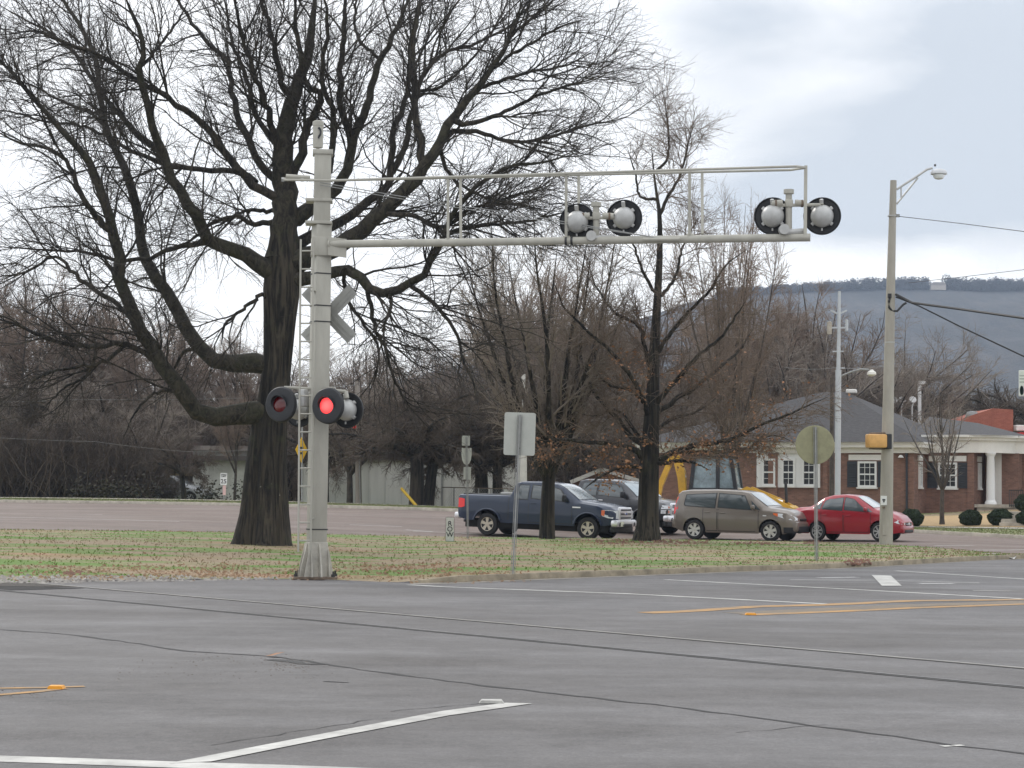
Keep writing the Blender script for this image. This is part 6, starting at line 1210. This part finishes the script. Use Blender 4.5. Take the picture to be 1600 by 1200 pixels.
for px, Y, yt, kd, wd in ((-40, 118, 470, 'tall', 1), (25, 121, 410, 'tall', 1), (60, 110, 545, 'round', 1.2), (95, 125, 430, 'tall', .9), (120, 112, 540, 'dark', 1.1), (165, 128, 440, 'tall', 1), (200, 110, 560, 'round', 1.2), (240, 122, 470, 'vase', 1), (285, 124, 500, 'tall', 1),
    (325, 130, 520, 'round', 1.1), (365, 122, 500, 'tall', .9), (0, 114, 560, 'dark', 1.2), (45, 128, 500, 'round', 1.2), (220, 132, 520, 'round', 1.2), (140, 135, 490, 'vase', 1.1), (300, 133, 540, 'round', 1.2), (-90, 116, 530, 'round', 1.2), (80, 116, 600, 'brush', 1.1), (180, 118, 600, 'dark', 1), (-20, 112, 640, 'brush', 1.1), (260, 118, 590, 'brush', 1.2)):
    plant(kd, px, Y, yt, LW, LG, wid=wd)
plant('brush', 262, 105.5, 735, 'low bare brush hiding the tail of the parked silver car', wid=1.6)
BW = 'small dark brush thicket tree at the foot of the left wood'
for px, Y, yt in ((-50, 106, 655), (-10, 107, 640), (30, 106, 660), (70, 107, 640), (110, 106, 665), (150, 107, 650), (190, 106.5, 665), (222, 108, 670)): plant('brush', px, Y, yt, BW, 'brush at the foot of the left wood', wid=1.25)
plant('dark', 288, 103, 640, 'dark leaning tree before the whitewashed wall left of the big trunk', wid=.75, lean=-.12)
plant('tall', 366, 106, 600, 'small bare tree between speed limit sign and whitewashed wall', wid=.7)
plant('dark', 650, 97.5, 520, 'dark twisted tree beside the yellow guy guard before the warehouse', wid=1.05)
plant('dark', 668, 99, 545, 'dark tree leaning right beside the twisted one before the warehouse', wid=.9, lean=.35)
plant('dark', 752, 101, 530, 'dark thick trunked tree behind the route sign', wid=1.0, lean=-.08)
plant('dark', 778, 100, 560, 'dark tree leaning right behind the blue pickup bed', wid=.85, lean=.22)
plant('round', 546, 101.5, 520, 'bare tree just left of the wooden utility pole', wid=.8)
plant('dark', 505, 104, 560, 'dark bare tree hidden partly behind the signal mast', wid=.9)
MW = 'bare tree in the brown wood behind the warehouse roof'; MG = 'trees behind the warehouse'
for px, Y, yt, kd, wd in ((450, 124, 520, 'round', 1.1), (520, 126, 540, 'round', 1.2), (575, 124, 530, 'tall', 1.2), (615, 128, 520, 'round', 1.2), (655, 124, 540, 'round', 1.1), (700, 126, 520, 'vase', 1.1), (740, 128, 540, 'round', 1.2), (790, 122, 500, 'round', 1.2), (600, 121, 590, 'dark', 1.1), (705, 121, 580, 'dark', 1.1), (500, 121, 600, 'dark', 1.1)): plant(kd, px, Y, yt, MW, MG, wid=wd)
CW_ = 'tall bare tree in the brown wood behind the oak'; CG = 'trees behind the oak'
for px, Y, yt, kd, wd in ((790, 124, 430, 'tall', 1.1), (850, 124, 400, 'tall', 1.1), (885, 118, 470, 'vase', 1.2), (925, 126, 480, 'tall', 1.2), (955, 120, 500, 'round', 1.1), (990, 128, 470, 'tall', 1.2), (1050, 124, 480, 'round', 1.2), (1085, 120, 520, 'vase', 1.2), (900, 114, 600, 'round', 1.2), (980, 116, 600, 'round', 1.2), (860, 113, 600, 'dark', 1.1), (1040, 118, 600, 'round', 1.2)): plant(kd, px, Y, yt, CW_, CG, wid=wd)
plant('vase', 1140, 96, 285, 'very tall thin bare tree rising past the signal arm right of the oak', wid=.55)
RW = 'bare grey brown tree behind the bank roof'; RG = 'trees behind the bank'
for px, Y, yt, kd, wd in ((1110, 126, 450, 'vase', 1.1), (1150, 122, 470, 'round', 1.2), (1185, 128, 455, 'tall', 1.2), (1225, 124, 480, 'round', 1.2), (1255, 130, 440, 'tall', 1.1), (1300, 130, 450, 'round', 1.1), (1340, 126, 480, 'round', 1.0), (1370, 132, 470, 'round', 1.0), (1395, 130, 540, 'dark', .9), (1180, 119, 560, 'round', 1.2), (1240, 119, 570, 'round', 1.2), (1310, 121, 560, 'dark', .9), (1360, 122, 575, 'dark', .8), (1210, 120, 530, 'vase', 1.2), (1120, 118, 560, 'round', 1.2)): plant(kd, px, Y, yt, RW, RG, wid=wd)
FW = 'low bare tree in the dark belt below the ridge at the right'; FG = 'trees below the ridge'
for px, Y, yt, kd in ((1420, 150, 585, 'round'), (1450, 155, 595, 'brush'), (1475, 150, 600, 'round'), (1500, 160, 600, 'dark'), (1525, 155, 598, 'round'), (1550, 165, 595, 'dark'), (1580, 150, 560, 'dark'), (1605, 140, 540, 'dark'), (1640, 145, 530, 'dark'), (1435, 170, 600, 'dark'), (1490, 175, 605, 'dark'), (1540, 175, 600, 'dark')): plant(kd, px, Y, yt, FW, FG, wid=1.3)
# tangled undergrowth that reads as one mass
def thicket(name, boxes, m, seed, lab):
    r = np.random.default_rng(seed); PP = []; RR = []
    for (px0, px1, Y0, Y1, ytop, n) in boxes:
        px = r.uniform(px0, px1, n); Y = r.uniform(Y0, Y1, n); S = np.array([tuple(on(a, c_)) for a, c_ in zip(px, Y)]); hgt = np.array([U(a, ytop, c_).z for a, c_ in zip(px, Y)])-S[:, 2]
        h = np.maximum(.4, hgt*r.uniform(.25, 1.05, n)); d = nrm(np.stack([r.normal(0, .35, n), r.normal(0, .35, n), np.ones(n)], 1)); pts = [S]
        for q in range(5): d = nrm(d+r.normal(0, .16, (n, 3))); pts.append(pts[-1]+d*(h/5)[:, None])
        PP.append(np.stack(pts, 1)); RR.append(np.linspace(.028, .008, 6)[None]*r.uniform(.5, 1.3, (n, 1)))
    PP = np.concatenate(PP); RR = np.concatenate(RR); a, b_ = spawn(PP, RR, len(PP)*4, r, 1.9, t0=.1, ang=.7, k=5, wig=.2, rmax=.015, rtip=.006); c_, e_ = spawn(a, b_, len(PP)*9, r, .8, t0=.1, ang=.7, k=3, wig=.2, rmax=.009, rtip=.005)
    v, q = merge([tubes(PP, RR, 4), tubes(a, b_, 3), tubes(c_, e_, 3)]); return tag(np_mesh(name, v, q, m), lab, None, None, 'stuff')
thicket('undergrowth', [(-120, 240, 104, 124, 600, 1500), (240, 420, 112, 132, 650, 500), (-120, 420, 128, 150, 560, 1400)], M['twig_dark'], 5, 'dark tangled undergrowth of the left wood')
thicket('undergrowth', [(440, 830, 120, 140, 600, 1400), (830, 1130, 112, 136, 600, 1500), (1100, 1400, 117, 138, 570, 1100)], M['twig_brown'], 6, 'brown tangled undergrowth behind the buildings')
thicket('undergrowth', [(1380, 1700, 150, 190, 610, 900), (-120, 420, 150, 190, 545, 1000), (420, 1400, 145, 190, 560, 1900)], M['twig_dark'], 8, 'far dark undergrowth below the ridge')
V, Q = [], []
bs = [tuple(on(rg.uniform(120, 250), rg.uniform(103.5, 106))) for _ in range(14)]+[tuple(on(rg.uniform(310, 405), 105)) for _ in range(4)]
pts = np.concatenate([np.array(p)+rg.normal(0, .45, (130, 3))*np.array([1, 1, .8])+np.array([0, 0, .5]) for p in bs]); V, Q = leaf_cards(pts, rg, .05, .12, 0); tag(np_mesh('leafy_undergrowth', V, Q, mat('dull_green', (.065, .060, .036), .9, col2=(.045, .036, .028), scale=1)), None, None, None, 'stuff')
# ------------------------------------------------------------------ wooded ridge and its trees
prof_px = [(-200, 700), (300, 660), (560, 610), (700, 575), (840, 545), (930, 515), (1010, 495), (1080, 472), (1160, 462), (1260, 455), (1330, 452), (1450, 451), (1530, 453), (1600, 453), (1720, 458), (1900, 470)]
MD = 1500.0
def ridge_mesh(name, prof_px, D, depth, m, seed, rows=26, cols=240, rough=5):
    r = np.random.default_rng(seed); px = np.linspace(prof_px[0][0], prof_px[-1][0], cols); py = cat([p[0] for p in prof_px], [p[1] for p in prof_px], px); V = []
    for j in range(rows):
        t = j/(rows-1); Yd = D-depth*(1-t)
        for i in range(cols):
            top = U(px[i], py[i], D); x = top.x*(1-.1*(1-t)); z = top.z*(t**1.15)+rough*math.sin(i*.21+j*.5)*math.sin(t*math.pi)+rough*.6*math.sin(i*.53-j*.8+2)*math.sin(t*math.pi)
            V.append((x, Yd, z*(1 if j else 0)-(2 if j == 0 else 0)))
    q = np.array([(j*cols+i, j*cols+i+1, (j+1)*cols+i+1, (j+1)*cols+i) for j in range(rows-1) for i in range(cols-1)]); return tag(np_mesh(name, np.array(V), q, m, smooth=True), kind='structure'), np.array(V).reshape(rows, cols, 3)
tm = T('winter_forest', .95); tm_c = tm.ramp(tm.noise(.016, (1, .2, 1.3), 9, .7), .36, .64, (.040, .044, .046), (.110, .102, .096)); tm_c = tm.mix(tm.ramp(tm.noise(.10, (1, .12, .7), 6, .8), .38, .66), tm_c, (.034, .040, .046)); FOR = tm.out(tm_c, tm.noise(.16, detail=5, rough=.8), 1.0, 4)
_, RV = ridge_mesh('mountain_ridge', prof_px, MD, 900, FOR, 3)
ridge_mesh('foothill', [(1250, 640), (1400, 632), (1480, 626), (1560, 612), (1640, 596), (1800, 585), (1950, 590)], 420, 120, FOR, 4, 12, 80, 1.5)
rr_ = np.random.default_rng(8); PP = []
def rt(px, py, D, h, w, n): 
    b = U(px, py, D); P = rr_.normal(0, 1, (n, 3)); P = nrm(P)*rr_.uniform(.2, 1, (n, 1))**.5; return np.array(tuple(b))+P*np.array([w/2, w/2, h*.5])+np.array([0, 0, h*.45])
for i in range(800):
    px = rr_.uniform(1120, 1740); py = float(np.interp(px, [p[0] for p in prof_px], [p[1] for p in prof_px])); h = rr_.uniform(4, 11)*(1.0 if px > 1330 else .8)
    if 1448 < px < 1478: h *= .35
    PP.append(rt(px, py+1, MD-6+rr_.uniform(-8, 8), h, h*rr_.uniform(.55, 1.0), int(60+h*9)))
V, Q = leaf_cards(np.concatenate(PP), rr_, .35, .85, 0); tag(np_mesh('ridge_trees', V, Q, mat('ridge_tree', (.075, .075, .075), .95, col2=(.04, .042, .042), scale=.1)), 'far trees along the crest of the ridge', None, None, 'stuff')
for px, py, h, w, lab in ((1479, 452, 13, 9, 'dark rounded tree on the crest beside the pale clearing'), (1426, 452, 11, 8, 'dark tree on the crest just right of the street lamp pole'), (1556, 453, 12, 7, 'tallest narrow tree on the crest near the right edge')):
    P = rt(px, py+1, MD-12, h, w, 420); b = U(px, py+1, MD-12); t = thing('crest_tree', lab, 'tree', b); V, Q = leaf_cards(P-np.array(tuple(b)), rr_, .3, .8, 0); np_mesh('crown', V, Q, bpy.data.materials['ridge_tree'], t); q = MB(); q.tube([(0, 0, -1), (0, 0, h*.5)], [.5, .3], 6); q.build('trunk', M['bark2'], t)
b = U(1465, 452, MD-14); t = thing('hilltop_house', 'pale house in the clearing on top of the ridge', 'building', b); q = MB(); q.box((0, 0, 1.2), (11, 7, 4)); q.build('wall', mat('hill_house', (.50, .44, .38), .8), t); q = MB(); q.prism([(-6, 3.2), (6, 3.2), (4, 5), (-4, 5)], 8); q.build('roof', mat('hill_roof', (.32, .28, .26), .8), t)
# ------------------------------------------------------------------ haze
hz_m = bpy.data.materials.new('haze_air'); hz_m.use_nodes = True; ht = hz_m.node_tree; ht.nodes.clear(); pv = ht.nodes.new('ShaderNodeVolumePrincipled'); pv.inputs['Density'].default_value = .00022; pv.inputs['Color'].default_value = (.64, .77, .98, 1); pv.inputs['Anisotropy'].default_value = .2
ho = ht.nodes.new('ShaderNodeOutputMaterial'); ht.links.new(pv.outputs[0], ho.inputs['Volume'])
q = MB(); q.box((0, 775, 112), (2400, 1590, 240)); hb = q.build('haze', hz_m); tag(hb, None, None, None, 'stuff')
